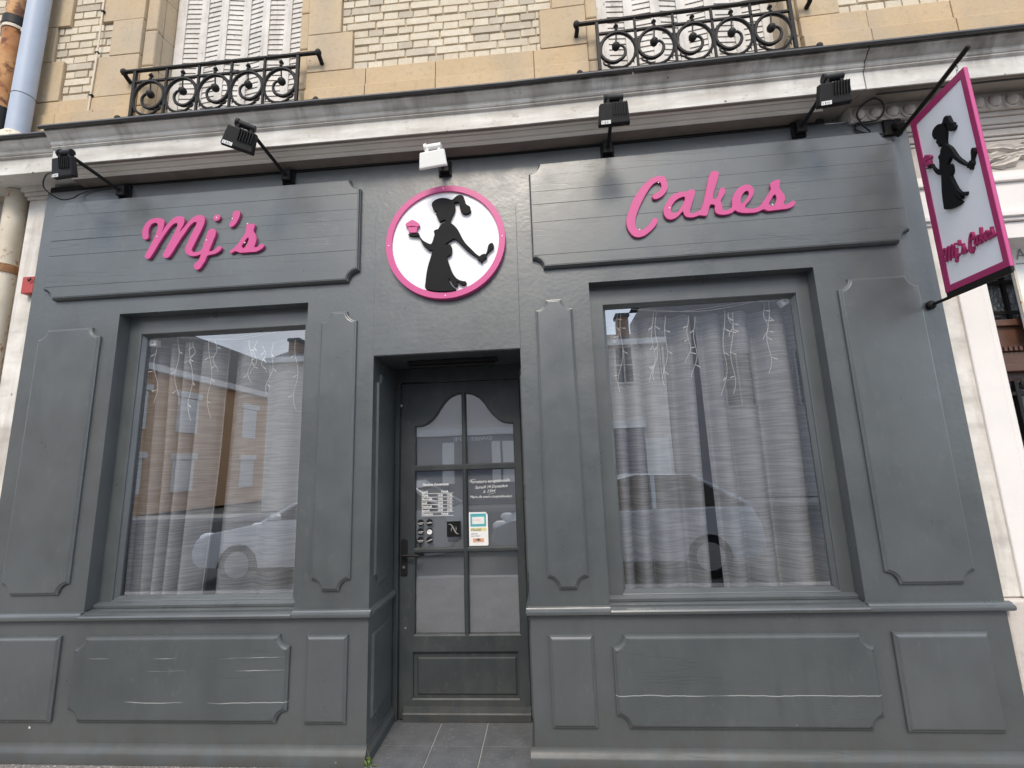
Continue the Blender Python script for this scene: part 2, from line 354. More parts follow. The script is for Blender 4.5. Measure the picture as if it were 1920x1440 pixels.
def thing(name, label, cat, loc, group=None):
    o = bpy.data.objects.new(name, None); COL.objects.link(o); o.location = loc; o.empty_display_size = .1
    o['label'] = label; o['category'] = cat
    if group: o['group'] = group
    BASE[o.name] = Vector(loc); return o
def tag(o, label, cat, group=None):
    o['label'] = label; o['category'] = cat
    if group: o['group'] = group
    return o
def textmesh(body, size, shear=0., align='LEFT', bold=0., sx=1., space=1.):
    c = bpy.data.curves.new('lettering', 'FONT'); c.body = body; c.size = size; c.shear = shear; c.align_x = align; c.offset = bold*size*2; c.space_character = space; c.resolution_u = 2
    o = bpy.data.objects.new('lettering', c); COL.objects.link(o); dg = bpy.context.evaluated_depsgraph_get(); dg.update()
    me = bpy.data.meshes.new_from_object(o.evaluated_get(dg)); vs = [(v.co.x*sx, v.co.y) for v in me.vertices]; fs = [tuple(p.vertices) for p in me.polygons]
    bpy.data.objects.remove(o); bpy.data.meshes.remove(me); return vs, fs
def addtext(g, body, x, z, y, size, **k):
    vs, fs = textmesh(body, size, **k); g.add([(x+u, y, z+v) for u, v in vs], fs); return g
# outlines of the lettering and the figure, in metres on the wall
MJ=[(-2.6662,3.1775),(-2.674,3.2084),(-2.6721,3.2449),(-2.6581,3.2806),(-2.6338,3.3064),(-2.5989,3.3178),(-2.5628,3.3174),(-2.5378,3.3081),(-2.5237,3.2886),(-2.5217,3.2578),(-2.5287,3.2218),(-2.5321,3.2087),(-2.5132,3.245),(-2.4869,3.2796),(-2.4599,3.3081),(-2.431,3.3181),(-2.4009,3.3157),(-2.3828,3.3021),(-2.3766,3.2802),(-2.3817,3.2531),(-2.3949,3.2238),(-2.4029,3.2031),(-2.3805,3.2287),(-2.3541,3.2632),(-2.3274,3.2946),(-2.2935,3.3134),(-2.2639,3.3141),(-2.2422,3.3032),(-2.2311,3.278),(-2.2343,3.2478),(-2.2484,3.2065),(-2.2677,3.1598),(-2.287,3.1132),(-2.3014,3.0785),(-2.3044,3.0608),(-2.2928,3.0493),(-2.2692,3.0476),(-2.2464,3.0537),(-2.233,3.0676),(-2.2245,3.1027),(-2.2158,3.1379),(-2.2096,3.1674),(-2.2029,3.191),(-2.1922,3.2035),(-2.172,3.208),(-2.1538,3.2005),(-2.1453,3.1836),(-2.1472,3.1568),(-2.1564,3.1275),(-2.1681,3.0926),(-2.1773,3.0635),(-2.1816,3.0461),(-2.1643,3.0478),(-2.1445,3.0552),(-2.1258,3.0746),(-2.1086,3.0775),(-2.0973,3.0666),(-2.0995,3.052),(-2.1168,3.0355),(-2.1391,3.0253),(-2.162,3.021),(-2.185,3.0179),(-2.1955,3.0057),(-2.2022,2.9826),(-2.2148,2.96),(-2.2299,2.9346),(-2.2461,2.9211),(-2.2636,2.9223),(-2.2778,2.9379),(-2.2786,2.9585),(-2.2682,2.9725),(-2.252,2.9861),(-2.2448,3.0033),(-2.2394,3.0277),(-2.261,3.021),(-2.2899,3.0183),(-2.3199,3.0263),(-2.342,3.0427),(-2.3526,3.0613),(-2.3522,3.0881),(-2.3403,3.1172),(-2.3265,3.1582),(-2.3072,3.205),(-2.2927,3.2402),(-2.2889,3.263),(-2.301,3.2664),(-2.3207,3.2545),(-2.3447,3.226),(-2.365,3.1912),(-2.3907,3.1509),(-2.4157,3.1047),(-2.4406,3.0587),(-2.4583,3.0302),(-2.4749,3.0195),(-2.496,3.024),(-2.5082,3.0385),(-2.5027,3.0602),(-2.486,3.0979),(-2.4668,3.1415),(-2.4451,3.1912),(-2.4284,3.2324),(-2.4252,3.2595),(-2.4351,3.2694),(-2.4552,3.2619),(-2.4767,3.2391),(-2.5,3.2044),(-2.5229,3.1668),(-2.5477,3.1204),(-2.5721,3.0711),(-2.5894,3.0395),(-2.6024,3.0237),(-2.6214,3.0239),(-2.6348,3.0368),(-2.6344,3.0547),(-2.616,3.0923),(-2.5947,3.1419),(-2.5763,3.192),(-2.5674,3.2369),(-2.5681,3.2663),(-2.5767,3.2792),(-2.595,3.2818),(-2.6147,3.2699),(-2.627,3.2445),(-2.6299,3.2173),(-2.6257,3.1896),(-2.6278,3.1716),(-2.6449,3.1638),(-2.6621,3.1723)]
AP=[(-2.0367,3.3144),(-2.02,3.3253),(-1.9965,3.3252),(-1.9839,3.3132),(-1.985,3.289),(-1.9946,3.2595),(-2.0099,3.2305),(-2.0318,3.2111),(-2.0495,3.2136),(-2.0564,3.2268),(-2.0463,3.2484),(-2.0378,3.275),(-2.0373,3.2992)]
LS=[(-1.9331,3.2155),(-1.9162,3.2232),(-1.8871,3.2222),(-1.8749,3.2128),(-1.8788,3.1844),(-1.8807,3.1696),(-1.864,3.1355),(-1.8566,3.1112),(-1.8604,3.0819),(-1.8661,3.0646),(-1.867,3.0529),(-1.8471,3.0544),(-1.8307,3.0679),(-1.8138,3.0726),(-1.8018,3.0628),(-1.8064,3.0455),(-1.8282,3.0295),(-1.8562,3.0197),(-1.8906,3.0193),(-1.9308,3.0192),(-1.9653,3.0199),(-1.9833,3.0289),(-2.0009,3.0331),(-2.0174,3.0225),(-2.0319,3.0235),(-2.0359,3.0385),(-2.0194,3.0492),(-1.9977,3.0683),(-1.9767,3.0964),(-1.956,3.1305),(-1.938,3.162),(-1.9341,3.1886)]
LSH=[(-1.9151,3.1245),(-1.9112,3.1093),(-1.9207,3.0804),(-1.9389,3.0522),(-1.9507,3.056),(-1.9562,3.0682),(-1.9443,3.0881),(-1.9288,3.1136)]
CC=[(0.8267,3.2649),(0.8206,3.2315),(0.7993,3.1996),(0.7732,3.1818),(0.7478,3.1721),(0.73,3.1791),(0.7254,3.1965),(0.7354,3.2057),(0.7579,3.2172),(0.778,3.2356),(0.7874,3.2585),(0.7849,3.2792),(0.7705,3.2896),(0.7449,3.2798),(0.7181,3.255),(0.6829,3.2039),(0.6468,3.1396),(0.6206,3.0814),(0.6077,3.0358),(0.6081,3.0025),(0.6217,2.9813),(0.6425,2.9763),(0.6711,2.9903),(0.6975,3.0146),(0.7151,3.0429),(0.7338,3.0479),(0.745,3.0369),(0.74,3.0141),(0.7193,2.9861),(0.6864,2.956),(0.6544,2.9357),(0.6174,2.9289),(0.588,2.9412),(0.5661,2.9729),(0.5553,3.007),(0.5547,3.0471),(0.5698,3.0995),(0.6,3.171),(0.6423,3.2351),(0.69,3.2886),(0.7423,3.3212),(0.7861,3.3271),(0.8158,3.3138)]
AK=[(0.8059,3.1383),(0.8271,3.17),(0.8602,3.1971),(0.904,3.2085),(0.9404,3.2064),(0.9598,3.2181),(0.9807,3.2146),(0.9882,3.1984),(0.9785,3.1624),(0.9624,3.1238),(0.9501,3.0916),(0.9448,3.0688),(0.9559,3.0592),(0.9804,3.0637),(1.0058,3.0766),(1.0202,3.0985),(1.037,3.1435),(1.0553,3.2021),(1.0744,3.2677),(1.0915,3.3135),(1.1051,3.3271),(1.1294,3.3268),(1.1433,3.3152),(1.1403,3.2883),(1.1232,3.2427),(1.1024,3.1909),(1.0932,3.1617),(1.094,3.1416),(1.1093,3.1434),(1.1233,3.1622),(1.133,3.1947),(1.15,3.2118),(1.1676,3.2081),(1.1717,3.1909),(1.1594,3.162),(1.1416,3.1371),(1.1356,3.121),(1.1427,3.0938),(1.1402,3.071),(1.154,3.0612),(1.1782,3.0643),(1.1982,3.0823),(1.2027,3.1215),(1.2191,3.1598),(1.2475,3.197),(1.2858,3.2168),(1.3155,3.2152),(1.337,3.1951),(1.3408,3.1682),(1.3267,3.1363),(1.3021,3.1056),(1.2784,3.0815),(1.2794,3.065),(1.3081,3.0578),(1.338,3.0597),(1.3663,3.0734),(1.3909,3.104),(1.4193,3.1409),(1.4411,3.1718),(1.4402,3.2018),(1.4534,3.2205),(1.4786,3.2314),(1.5008,3.2292),(1.5005,3.2093),(1.4925,3.1802),(1.5036,3.1527),(1.5151,3.1286),(1.5157,3.1023),(1.5057,3.0803),(1.5097,3.0669),(1.5338,3.0713),(1.5534,3.0858),(1.5678,3.0844),(1.5714,3.0678),(1.5543,3.0498),(1.5234,3.0383),(1.488,3.0364),(1.4468,3.0349),(1.4055,3.0339),(1.3805,3.046),(1.3464,3.0327),(1.3047,3.03),(1.2579,3.0341),(1.2293,3.0432),(1.2128,3.0545),(1.1933,3.0399),(1.1566,3.032),(1.1212,3.0352),(1.0988,3.0484),(1.0942,3.0718),(1.0971,3.098),(1.0811,3.1062),(1.0685,3.1007),(1.0561,3.0687),(1.0437,3.0368),(1.0197,3.037),(0.9961,3.0411),(0.9652,3.032),(0.9293,3.0339),(0.9096,3.0488),(0.9029,3.0726),(0.8969,3.0732),(0.8767,3.0517),(0.8508,3.0341),(0.8201,3.029),(0.7971,3.0423),(0.7848,3.0733),(0.7878,3.1065)]
AH=[(0.9217,3.1711),(0.9194,3.1479),(0.9011,3.1161),(0.8799,3.0847),(0.8573,3.0701),(0.8367,3.0766),(0.8324,3.0957),(0.8445,3.128),(0.8748,3.1587),(0.9034,3.1709)]
EH=[(1.2928,3.1761),(1.307,3.17),(1.3065,3.1515),(1.2894,3.1233),(1.2657,3.0991),(1.2539,3.1002),(1.2554,3.1232),(1.2694,3.155)]
SH2=[(1.4602,3.137),(1.4664,3.1167),(1.4612,3.091),(1.445,3.0663),(1.43,3.0644),(1.4187,3.0817),(1.4322,3.1035),(1.4468,3.1251)]
FIG=[(-0.6724,3.285),(-0.6478,3.3028),(-0.6111,3.3097),(-0.5744,3.3033),(-0.5501,3.2915),(-0.5348,3.2968),(-0.5133,3.3168),(-0.4888,3.3207),(-0.4707,3.3113),(-0.462,3.2875),(-0.4534,3.254),(-0.4385,3.2411),(-0.4266,3.231),(-0.4358,3.2213),(-0.4227,3.2124),(-0.4242,3.1995),(-0.4425,3.1867),(-0.4666,3.1866),(-0.4845,3.2011),(-0.4932,3.2246),(-0.4959,3.2542),(-0.5047,3.2726),(-0.5229,3.2728),(-0.5309,3.2656),(-0.5251,3.2467),(-0.5266,3.2207),(-0.536,3.1954),(-0.5484,3.1704),(-0.5577,3.1452),(-0.5549,3.1288),(-0.534,3.1111),(-0.5103,3.0803),(-0.4928,3.0438),(-0.4783,3.0108),(-0.4579,2.9776),(-0.4288,2.9439),(-0.3998,2.9103),(-0.3737,2.8866),(-0.3617,2.8951),(-0.3439,2.9013),(-0.3321,2.8992),(-0.3227,2.9236),(-0.316,2.9546),(-0.3027,2.9694),(-0.289,2.9702),(-0.2806,2.9551),(-0.284,2.9365),(-0.3021,2.9221),(-0.3172,2.9076),(-0.3282,2.8927),(-0.3268,2.8739),(-0.3478,2.8598),(-0.3629,2.8403),(-0.3685,2.855),(-0.3859,2.8656),(-0.3874,2.8782),(-0.4177,2.9022),(-0.4527,2.933),(-0.4819,2.9667),(-0.5054,2.9938),(-0.5291,3.0178),(-0.5531,3.01),(-0.5833,2.99),(-0.5924,2.9811),(-0.5774,2.9813),(-0.5594,2.9787),(-0.5506,2.9622),(-0.5491,2.94),(-0.5553,2.9152),(-0.5692,2.9036),(-0.5812,2.895),(-0.5726,2.8599),(-0.5582,2.8152),(-0.5437,2.7801),(-0.5205,2.7476),(-0.4913,2.7303),(-0.4621,2.7234),(-0.4623,2.7099),(-0.4771,2.6999),(-0.4975,2.7092),(-0.5149,2.7257),(-0.5209,2.7199),(-0.514,2.7041),(-0.5253,2.6926),(-0.5446,2.7092),(-0.559,2.7348),(-0.5706,2.754),(-0.5708,2.7386),(-0.5563,2.71),(-0.5389,2.6874),(-0.5256,2.6743),(-0.5509,2.6679),(-0.6038,2.6671),(-0.6628,2.6739),(-0.7041,2.6858),(-0.7231,2.6993),(-0.7207,2.7331),(-0.7147,2.7885),(-0.7039,2.844),(-0.6858,2.9055),(-0.6736,2.9489),(-0.6796,2.9475),(-0.7037,2.9574),(-0.7278,2.9814),(-0.7459,3.0115),(-0.7641,3.0513),(-0.7945,3.0549),(-0.825,3.0623),(-0.8373,3.0729),(-0.822,3.0698),(-0.7946,3.0697),(-0.7764,3.078),(-0.7642,3.0719),(-0.7593,3.0542),(-0.7399,3.0238),(-0.7157,3.0061),(-0.6855,2.9911),(-0.6734,3.0125),(-0.6642,3.0438),(-0.6611,3.0596),(-0.6659,3.0761),(-0.658,3.0883),(-0.6368,3.0932),(-0.6276,3.1118),(-0.6123,3.1268),(-0.5911,3.1348),(-0.5909,3.1543),(-0.6061,3.1503),(-0.6244,3.1439),(-0.6334,3.1511),(-0.6364,3.1675),(-0.6454,3.1813),(-0.6514,3.198),(-0.6422,3.2071),(-0.647,3.2186),(-0.6604,3.2216),(-0.6726,3.2423),(-0.6786,3.2657)]
CT=[(-0.853,3.1356),(-0.8439,3.1512),(-0.8194,3.1656),(-0.8072,3.1698),(-0.7888,3.1599),(-0.7643,3.1418),(-0.7594,3.1252),(-0.7704,3.1195),(-0.807,3.1256),(-0.8376,3.1247)]
CB=[(-0.8376,3.1208),(-0.7734,3.1178),(-0.7794,3.0782),(-0.8282,3.0806)]
# ------------------------------------------------------------------ ground
def structure(name, g, mat): o = part(name, g, mat); o['kind'] = 'structure'; return o
g = G(); NX, NY = 60, 10
g.quad((-60, -3.30, 0), (60, -3.30, 0), (60, 1.6, 0), (-60, 1.6, 0)); structure('pavement', g, 'pave')
g = G(); g.box(-60, 60, -3.46, -3.302, -.30, .004); structure('kerb', g, 'kerb')
g = G(); g.quad((-150, -150, -.12), (150, -150, -.12), (150, -3.40, -.12), (-150, -3.40, -.12)); structure('road', g, 'asphalt')
g = G(); g.quad((-60, -15.9, .0), (60, -15.9, .0), (60, -14.2, .0), (-60, -14.2, .0)); g.quad((-60, -14.2, -.12), (60, -14.2, -.12), (60, -14.2, .0), (-60, -14.2, .0)); structure('opposite_pavement', g, 'kerb')
# doorstep with its tiles
g = G(); g.box(-1.062, -.142, -.035, .43, -.05, .004); step = structure('doorstep', g, 'grout')
xs = [(-1.062, -.745), (-.738, -.452), (-.445, -.142)]; ys = [(-.034, .158), (.165, .43)]
for i, (a, b) in enumerate(xs):
    for j, (c, d) in enumerate(ys):
        t = G(); q = .006; zt = .0095+random.uniform(-.0008, .0008)
        sk = -.012*(i) if j == 0 else 0
        t.box(a, b, c, d, -.02, zt); part('tile', t, 'tile', step, bev=.0015)

# ------------------------------------------------------------------ grey wooden shopfront
LX0, LX1, LZ0, LZ1 = -2.822, -1.510, .800, 2.668       # left display window opening
RX0, RX1, RZ0, RZ1 = .302, 1.648, .800, 2.682          # right display window opening
DX0, DX1, DZ1 = -1.066, -.140, 2.283                   # door recess
SX0, SX1, SZ1 = -3.490, 2.335, 3.612
shop = thing('shopfront', 'slate grey painted wooden cake shop front with two display windows and recessed door', 'shopfront', (-.6, 0, 0))
def in_open(x, z):
    return (LX0 < x < LX1 and LZ0 < z < LZ1) or (RX0 < x < RX1 and RZ0 < z < RZ1) or (DX0 < x < DX1 and z < DZ1)
g = G(); XS = sorted(set([SX0, SX1, LX0, LX1, RX0, RX1, DX0, DX1]+[SX0+(SX1-SX0)*i/24 for i in range(25)])); ZS = sorted(set([0, SZ1, LZ0, LZ1, RZ1, DZ1]+[SZ1*i/16 for i in range(17)]))
for i in range(len(XS)-1):
    for j in range(len(ZS)-1):
        a, b, c, d = XS[i], XS[i+1], ZS[j], ZS[j+1]
        if not in_open((a+b)/2, (c+d)/2): g.quad((a, 0, c), (b, 0, c), (b, 0, d), (a, 0, d))
g.quad((SX0, 0, 0), (SX0, .16, 0), (SX0, .16, SZ1), (SX0, 0, SZ1)); g.quad((SX1, 0, 0), (SX1, .16, 0), (SX1, .16, SZ1), (SX1, 0, SZ1)); g.quad((SX0, 0, SZ1), (SX1, 0, SZ1), (SX1, .16, SZ1), (SX0, .16, SZ1))
def reveal(g, x0, x1, z0, z1, y, bottom=True):
    g.quad((x0, 0, z0), (x0, y, z0), (x0, y, z1), (x0, 0, z1)); g.quad((x1, 0, z0), (x1, y, z0), (x1, y, z1), (x1, 0, z1)); g.quad((x0, 0, z1), (x1, 0, z1), (x1, y, z1), (x0, y, z1))
reveal(g, LX0, LX1, LZ0, LZ1, .088); reveal(g, RX0, RX1, RZ0, RZ1, .080); reveal(g, DX0, DX1, 0, DZ1, .45)
part('wall', g, 'paint', shop)
# door lintel board: two fine joints either side of the round sign
for jx in (-1.069, -.136):
    pass
g = G(); g.prism([(-1.066, 2.286), (-.138, 2.286), (-.134, 3.236), (-1.068, 3.236)], [], -.006, .004); part('lintel_board', g, 'paint', shop, bev=.002)

def panel(name, x0, x1, z0, z1, r, depth, bw, mat, parent=shop, label=None, mp=None, outline=None):
    o = outline or notched(x0, x1, z0, z1, r); g = G(); mp = mp or (lambda u, v, d: (u, d, v))
    rings = [(0, 0), (0, -depth*.45), (bw*.12, -depth*.62), (bw*.30, -depth*.66), (bw*.62, -depth*.95), (bw*.8, -depth), (bw, -depth)]
    prev = None; n = len(o)
    for ins, d in rings:
        cur = [mp(u, v, d) for u, v in (offset(o, ins) if ins else o)]
        if prev: g.add(prev+cur, [(k, (k+1) % n, n+(k+1) % n, n+k) for k in range(n)])
        prev = cur
    fl = offset(o, bw); tris = tessellate_polygon([[Vector((u, v, 0)) for u, v in fl]])
    g.add([mp(u, v, -depth) for u, v in fl], [tuple(t) for t in tris])
    ob = part(name, g, mat, parent)
    if label: ob['label'] = label
    return ob
SP = [panel('sign_panel', -3.376, -1.166, 2.784, 3.510, .072, .036, .014, 'paint_sign', label='long cracked board behind the letters Mj\'s'),
      panel('sign_panel', -.041, 2.216, 2.786, 3.511, .068, .036, .014, 'paint_sign', label='long cracked board behind the word Cakes')]
for a in ((-3.377, -2.930, .900, 2.580), (-1.411, -1.176, .898, 2.587), (-.036, .193, .890, 2.582), (1.762, 2.214, .888, 2.590)): panel('tall_panel', *a, .064, .024, .022, 'paint_smooth')
panel('low_panel', -3.420, -2.936, .208, .667, 0, .026, .026, 'paint_smooth')
panel('low_panel', -2.838, -1.519, .210, .667, .062, .026, .026, 'paint_low')
panel('low_panel', -1.420, -1.180, .208, .662, 0, .026, .026, 'paint_smooth')
panel('low_panel', -.042, .198, .194, .652, 0, .026, .026, 'paint_smooth')
panel('low_panel', .300, 1.648, .194, .652, .062, .026, .026, 'paint_low')
panel('low_panel', 1.748, 2.212, .186, .653, 0, .026, .028, 'paint_smooth')
# the same panels on both sides of the door recess
for X, sg in ((DX0, 1), (DX1, -1)):
    mp = (lambda X, sg: (lambda u, v, d: (X-sg*d, u, v)))(X, sg)
    panel('reveal_panel', .06, .335, .90, 2.19, .062, .014, .016, 'paint_smooth', mp=mp); panel('reveal_panel', .05, .34, .205, .650, 0, .014, .018, 'paint_smooth', mp=mp)
# the boards that make up the two sign panels, with open joints between them
def clip(p, z, keep_above):
    out = []
    for i in range(len(p)):
        a, b = p[i], p[(i+1) % len(p)]; ia, ib = (a[1] >= z) == keep_above, (b[1] >= z) == keep_above
        if ia: out.append(a)
        if ia != ib: t = (z-a[1])/(b[1]-a[1]); out.append((a[0]+(b[0]-a[0])*t, z))
    return out
for sp, (x0, x1, z0, z1, r) in zip(SP, ((-3.376, -1.166, 2.784, 3.510, .072), (-.041, 2.216, 2.786, 3.511, .068))):
    o = offset(notched(x0, x1, z0, z1, r), .016); zs = [z0-.1]+[z0+(z1-z0)*k/7+random.uniform(-.022, .022) for k in range(1, 7)]+[z1+.1]
    for k in range(7):
        q = clip(clip(o, zs[k]+.0006, True), zs[k+1]-.0006, False); g = G(); dz = random.uniform(-.0005, .0008); c_ = random.uniform(-.0035, .0035)
        if len(q) > 2: g.prism([(u, v+c_*((u-x0)/(x1-x0)-.5)*(0 if abs(v-z0) < .08 or abs(v-z1) < .08 else 1)) for u, v in q], [], -.0385+dz, -.034, bevel=.0004); part('plank', g, 'paint_sign', sp)
# dado rail, sills, plinth
RAIL = [(.0, .752), (-.018, .752), (-.034, .760), (-.037, .772), (-.034, .781), (-.022, .787), (-.018, .794), (.0, .798)]
for a, b in ((SX0-.012, LX0+.0), (LX1, DX0+.02), (DX1-.02, RX0), (RX1, SX1+.022)):
    g = G(); g.sweep(RAIL, a, b, 4); part('dado_rail', g, 'paint_smooth', shop, sm=True)
for X, sg in ((DX0, 1), (DX1, -1)):
    g = G(); g.sweepy([(X-sg*y*.7, z) for y, z in RAIL], .0, .42); part('dado_rail', g, 'paint_smooth', shop, sm=True)
    g = G(); g.sweepy([(X+sg*.0, .004), (X+sg*.022, .004), (X+sg*.022, .058), (X+sg*.010, .078), (X+sg*.004, .098), (X, .098)], -.004, .42); part('plinth', g, 'paint_low', shop)
SILL = [(.0, .750), (-.020, .752), (-.036, .760), (-.040, .774), (-.036, .782), (.055, .801), (.055, .752)]
for a, b in ((LX0, LX1), (RX0, RX1)):
    g = G(); g.sweep(SILL, a+.001, b-.001, 4); g.sweep([(.050, .803), (.050, .818), (.056, .824), (.098, .834), (.13, .834), (.13, .803)], a+.002, b-.002, 2); part('window_sill', g, 'paint_smooth', shop, sm=True)
PL = [(.0, .002), (-.030, .002), (-.030, .052), (-.026, .060), (-.016, .074), (-.010, .082), (-.006, .096), (.0, .098)]
for a, b in ((SX0-.01, DX0+.006), (DX1-.024, SX1+.02)):
    g = G(); g.sweep(PL, a, b, 6); part('plinth', g, 'paint_low', shop, sm=True)
# windows: frame > glass, beading
def window(x0, x1, z0, z1, gx0, gx1, gz0, gz1, y):
    g = G(); g.prism([(x0-.01, z0-.02), (x1+.01, z0-.02), (x1+.01, z1+.01), (x0-.01, z1+.01)], [[(gx0, gz0), (gx1, gz0), (gx1, gz1), (gx0, gz1)]], y, y+.055, bevel=.004); fr = part('window_frame', g, 'paint_smooth', shop)
    b = .016; o = [(gx0, gz0), (gx1, gz0), (gx1, gz1), (gx0, gz1)]; i = offset(o, b); g = G()
    for k in range(4):
        k2 = (k+1) % 4; A, B, C_, D_ = o[k], o[k2], i[k2], i[k]
        g.add([(A[0], y+.012, A[1]), (B[0], y+.012, B[1]), (C_[0], y+.036, C_[1]), (D_[0], y+.036, D_[1]), (C_[0], y+.05, C_[1]), (D_[0], y+.05, D_[1])], [(0, 1, 2, 3), (3, 2, 4, 5)])
    part('glazing_bead', g, 'paint_smooth', fr)
    g = G(); g.quad((gx0-.004, y+.044, gz0-.004), (gx1+.004, y+.044, gz0-.004), (gx1+.004, y+.044, gz1+.004), (gx0-.004, y+.044, gz1+.004)); part('glass', g, 'glass', fr, nosag=False)
window(LX0, LX1, LZ0, LZ1, -2.736, -1.572, .838, 2.545, .088)
window(RX0, RX1, RZ0, RZ1, .392, 1.572, .836, 2.556, .080)
# dark strip between the board and the cornice
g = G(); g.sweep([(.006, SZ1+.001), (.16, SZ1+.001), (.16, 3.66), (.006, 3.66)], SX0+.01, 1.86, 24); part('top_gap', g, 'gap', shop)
# door: frame, leaf, panes
g = G(); g.box(DX0+.001, -1.032, .415, .48, .006, DZ1-.001); g.box(-.172, DX1-.001, .415, .48, .006, DZ1-.001); g.box(-1.032, -.172, .415, .48, 2.186, DZ1-.001); part('door_frame', g, 'paint_door', shop, bev=.003)
archL = [(-.923, 1.867), (-.878, 1.868), (-.840, 1.882), (-.802, 1.909), (-.770, 1.945), (-.744, 1.988), (-.712, 2.031), (-.674, 2.067), (-.629, 2.088), (-.592, 2.093)]
archR = [(-.562, 2.093), (-.508, 2.079), (-.465, 2.052), (-.434, 2.016), (-.405, 1.972), (-.375, 1.932), (-.338, 1.896), (-.300, 1.873), (-.257, 1.865), (-.233, 1.866)]
holes = [[(-.922, 1.600), (-.592, 1.600)]+archL[::-1], [(-.562, 1.600), (-.233, 1.600), (-.233, 1.866)]+archR[::-1][1:],
         [(-.924, 1.050), (-.592, 1.050), (-.592, 1.556), (-.924, 1.556)], [(-.562, 1.050), (-.233, 1.050), (-.233, 1.556), (-.562, 1.556)],
         [(-.924, .511), (-.592, .511), (-.592, 1.018), (-.924, 1.018)], [(-.562, .511), (-.233, .511), (-.233, 1.018), (-.562, 1.018)]]
recess = [(-.932, .135), (-.252, .135), (-.252, .402), (-.932, .402)]
g = G(); g.prism([(-1.029, .010), (-.175, .010), (-.175, 2.183), (-1.029, 2.183)], holes+[recess], .430, .475, bevel=.008); door = part('door', g, 'paint_door', shop)
g = G(); g.quad((-.94, .452, .12), (-.24, .452, .12), (-.24, .452, .41), (-.94, .452, .41)); part('door_recess', g, 'paint_door', door)
panel('door_panel', -.906, -.262, .152, .373, 0, .012, .012, 'paint_door', parent=door, mp=lambda u, v, d: (u, .452+d, v))
g = G(); g.sweep([(.43, .012), (.405, .012), (.402, .055), (.408, .062), (.416, .066), (.420, .085), (.43, .090)], -.990, -.178); part('weather_bar', g, 'paint_door', door)
for h in holes:
    g = G(); g.prism(h, [], .452, .456); part('pane', g, 'door_glass', door)
g = G(); g.quad((-.935, .478, .5), (-.225, .478, .5), (-.225, .478, 2.1), (-.935, .478, 2.1)); part('blind', g, 'film', door)
g = G(); g.prism([(-1.012, .880), (-.974, .880), (-.972, .888), (-.972, 1.100), (-.983, 1.114), (-1.003, 1.114), (-1.014, 1.100), (-1.014, .888)], [], .418, .429, bevel=.003); hnd = part('handle_plate', g, 'black', door)
g = G(); g.tube([(-.993, .430, 1.015), (-.993, .380, 1.015)], .010, 10); g.tube([(-.993, .383, 1.015), (-.96, .380, 1.015), (-.92, .383, 1.013), (-.885, .388, 1.010)], .0085, 8); part('lever', g, 'black', door, sm=True)
g = G(); g.disc((-.993, .935), .009, .414, .420, 12); part('lock_cylinder', g, 'steel', door)
g = G(); g.tube([(-1.016, .43, 2.02), (-1.016, .412, 2.02)], .009, 10); part('hinge_pin', g, 'steel', door)
# strip lamp under the top of the recess
t = thing('strip_lamp', 'thin unlit strip lamp fixed under the ceiling of the door recess', 'lamp', (-.6, .18, 2.27))
g = G(); g.box(-.90, -.30, .16, .20, 2.255, 2.28); part('lamp_body', g, 'black', t, bev=.003); g = G(); g.tube([(-.88, .18, 2.245), (-.32, .18, 2.245)], .011, 10); part('tube', g, 'black', t, sm=True)
# dark room behind the windows
g = G()
for x0, x1 in ((-3.2, -1.15), (-.05, 2.2)):
    g.quad((x0, 1.6, .5), (x1, 1.6, .5), (x1, 1.6, 2.9), (x0, 1.6, 2.9)); g.quad((x0, .16, .5), (x0, 1.6, .5), (x0, 1.6, 2.9), (x0, .16, 2.9)); g.quad((x1, .16, .5), (x1, 1.6, .5), (x1, 1.6, 2.9), (x1, .16, 2.9))
    g.quad((x0, .16, .78), (x1, .16, .78), (x1, 1.6, .78), (x0, 1.6, .78)); g.quad((x0, .16, 2.8), (x1, .16, 2.8), (x1, 1.6, 2.8), (x0, 1.6, 2.8))
structure('shop_interior', g, 'interior')
# curtains
def curtain(label, xl, xr, seed, folds, amp, y=.272):
    rg = random.Random(seed); nx, nz = 150, 26; zt, zb = 2.512, .80; g = G(); vs = []
    ph = [(rg.uniform(0, 6.28), rg.uniform(.7, 1.3)) for _ in range(4)]
    for j in range(nz+1):
        v = j/nz; z = zt+(zb-zt)*v; a0 = xl(v); a1 = xr(v)
        for i in range(nx+1):
            u = i/nx; uu_ = u+.012*math.sin(5*v+ph[0][0])*math.sin(6.28*u)
            f1 = math.sin(folds*math.pi*(uu_+.05*math.sin(7*u+ph[1][0]))+ph[0][0]+.25*v)**2; f2 = math.sin(folds*2.6*math.pi*uu_+ph[2][0]-.3*v)
            k = amp*(.75+.25*v)*(.5-f1)*(.5+.65*abs(math.sin(2.1*u+ph[3][0])))+amp*.09*f2
            th = folds*math.pi*(uu_+.05*math.sin(7*u+ph[1][0]))+ph[0][0]+.25*v; vs.append((a0+(a1-a0)*u-.0135*math.sin(2*th)*min(1, 8*u, 8*(1-u)), y+k, z))
    fs = [(j*(nx+1)+i, j*(nx+1)+i+1, (j+1)*(nx+1)+i+1, (j+1)*(nx+1)+i) for j in range(nz) for i in range(nx)]
    g.add(vs, fs); o = part('curtain', g, 'curtain', sm=True); tag(o, label, 'curtain', 'linen curtains behind the shop windows'); return o
curtain('narrow gathered grey curtain fold at the far left edge of the left window', lambda v: -2.85+.04*v, lambda v: -2.735+.045*v, 5, 2, .04, .262)
curtain('grey linen curtain left of the dark slit in the left shop window', lambda v: -2.742+.055*v, lambda v: -2.19-.012*v-.105*max(0, v-.45)**1.3, 7, 4, .105)
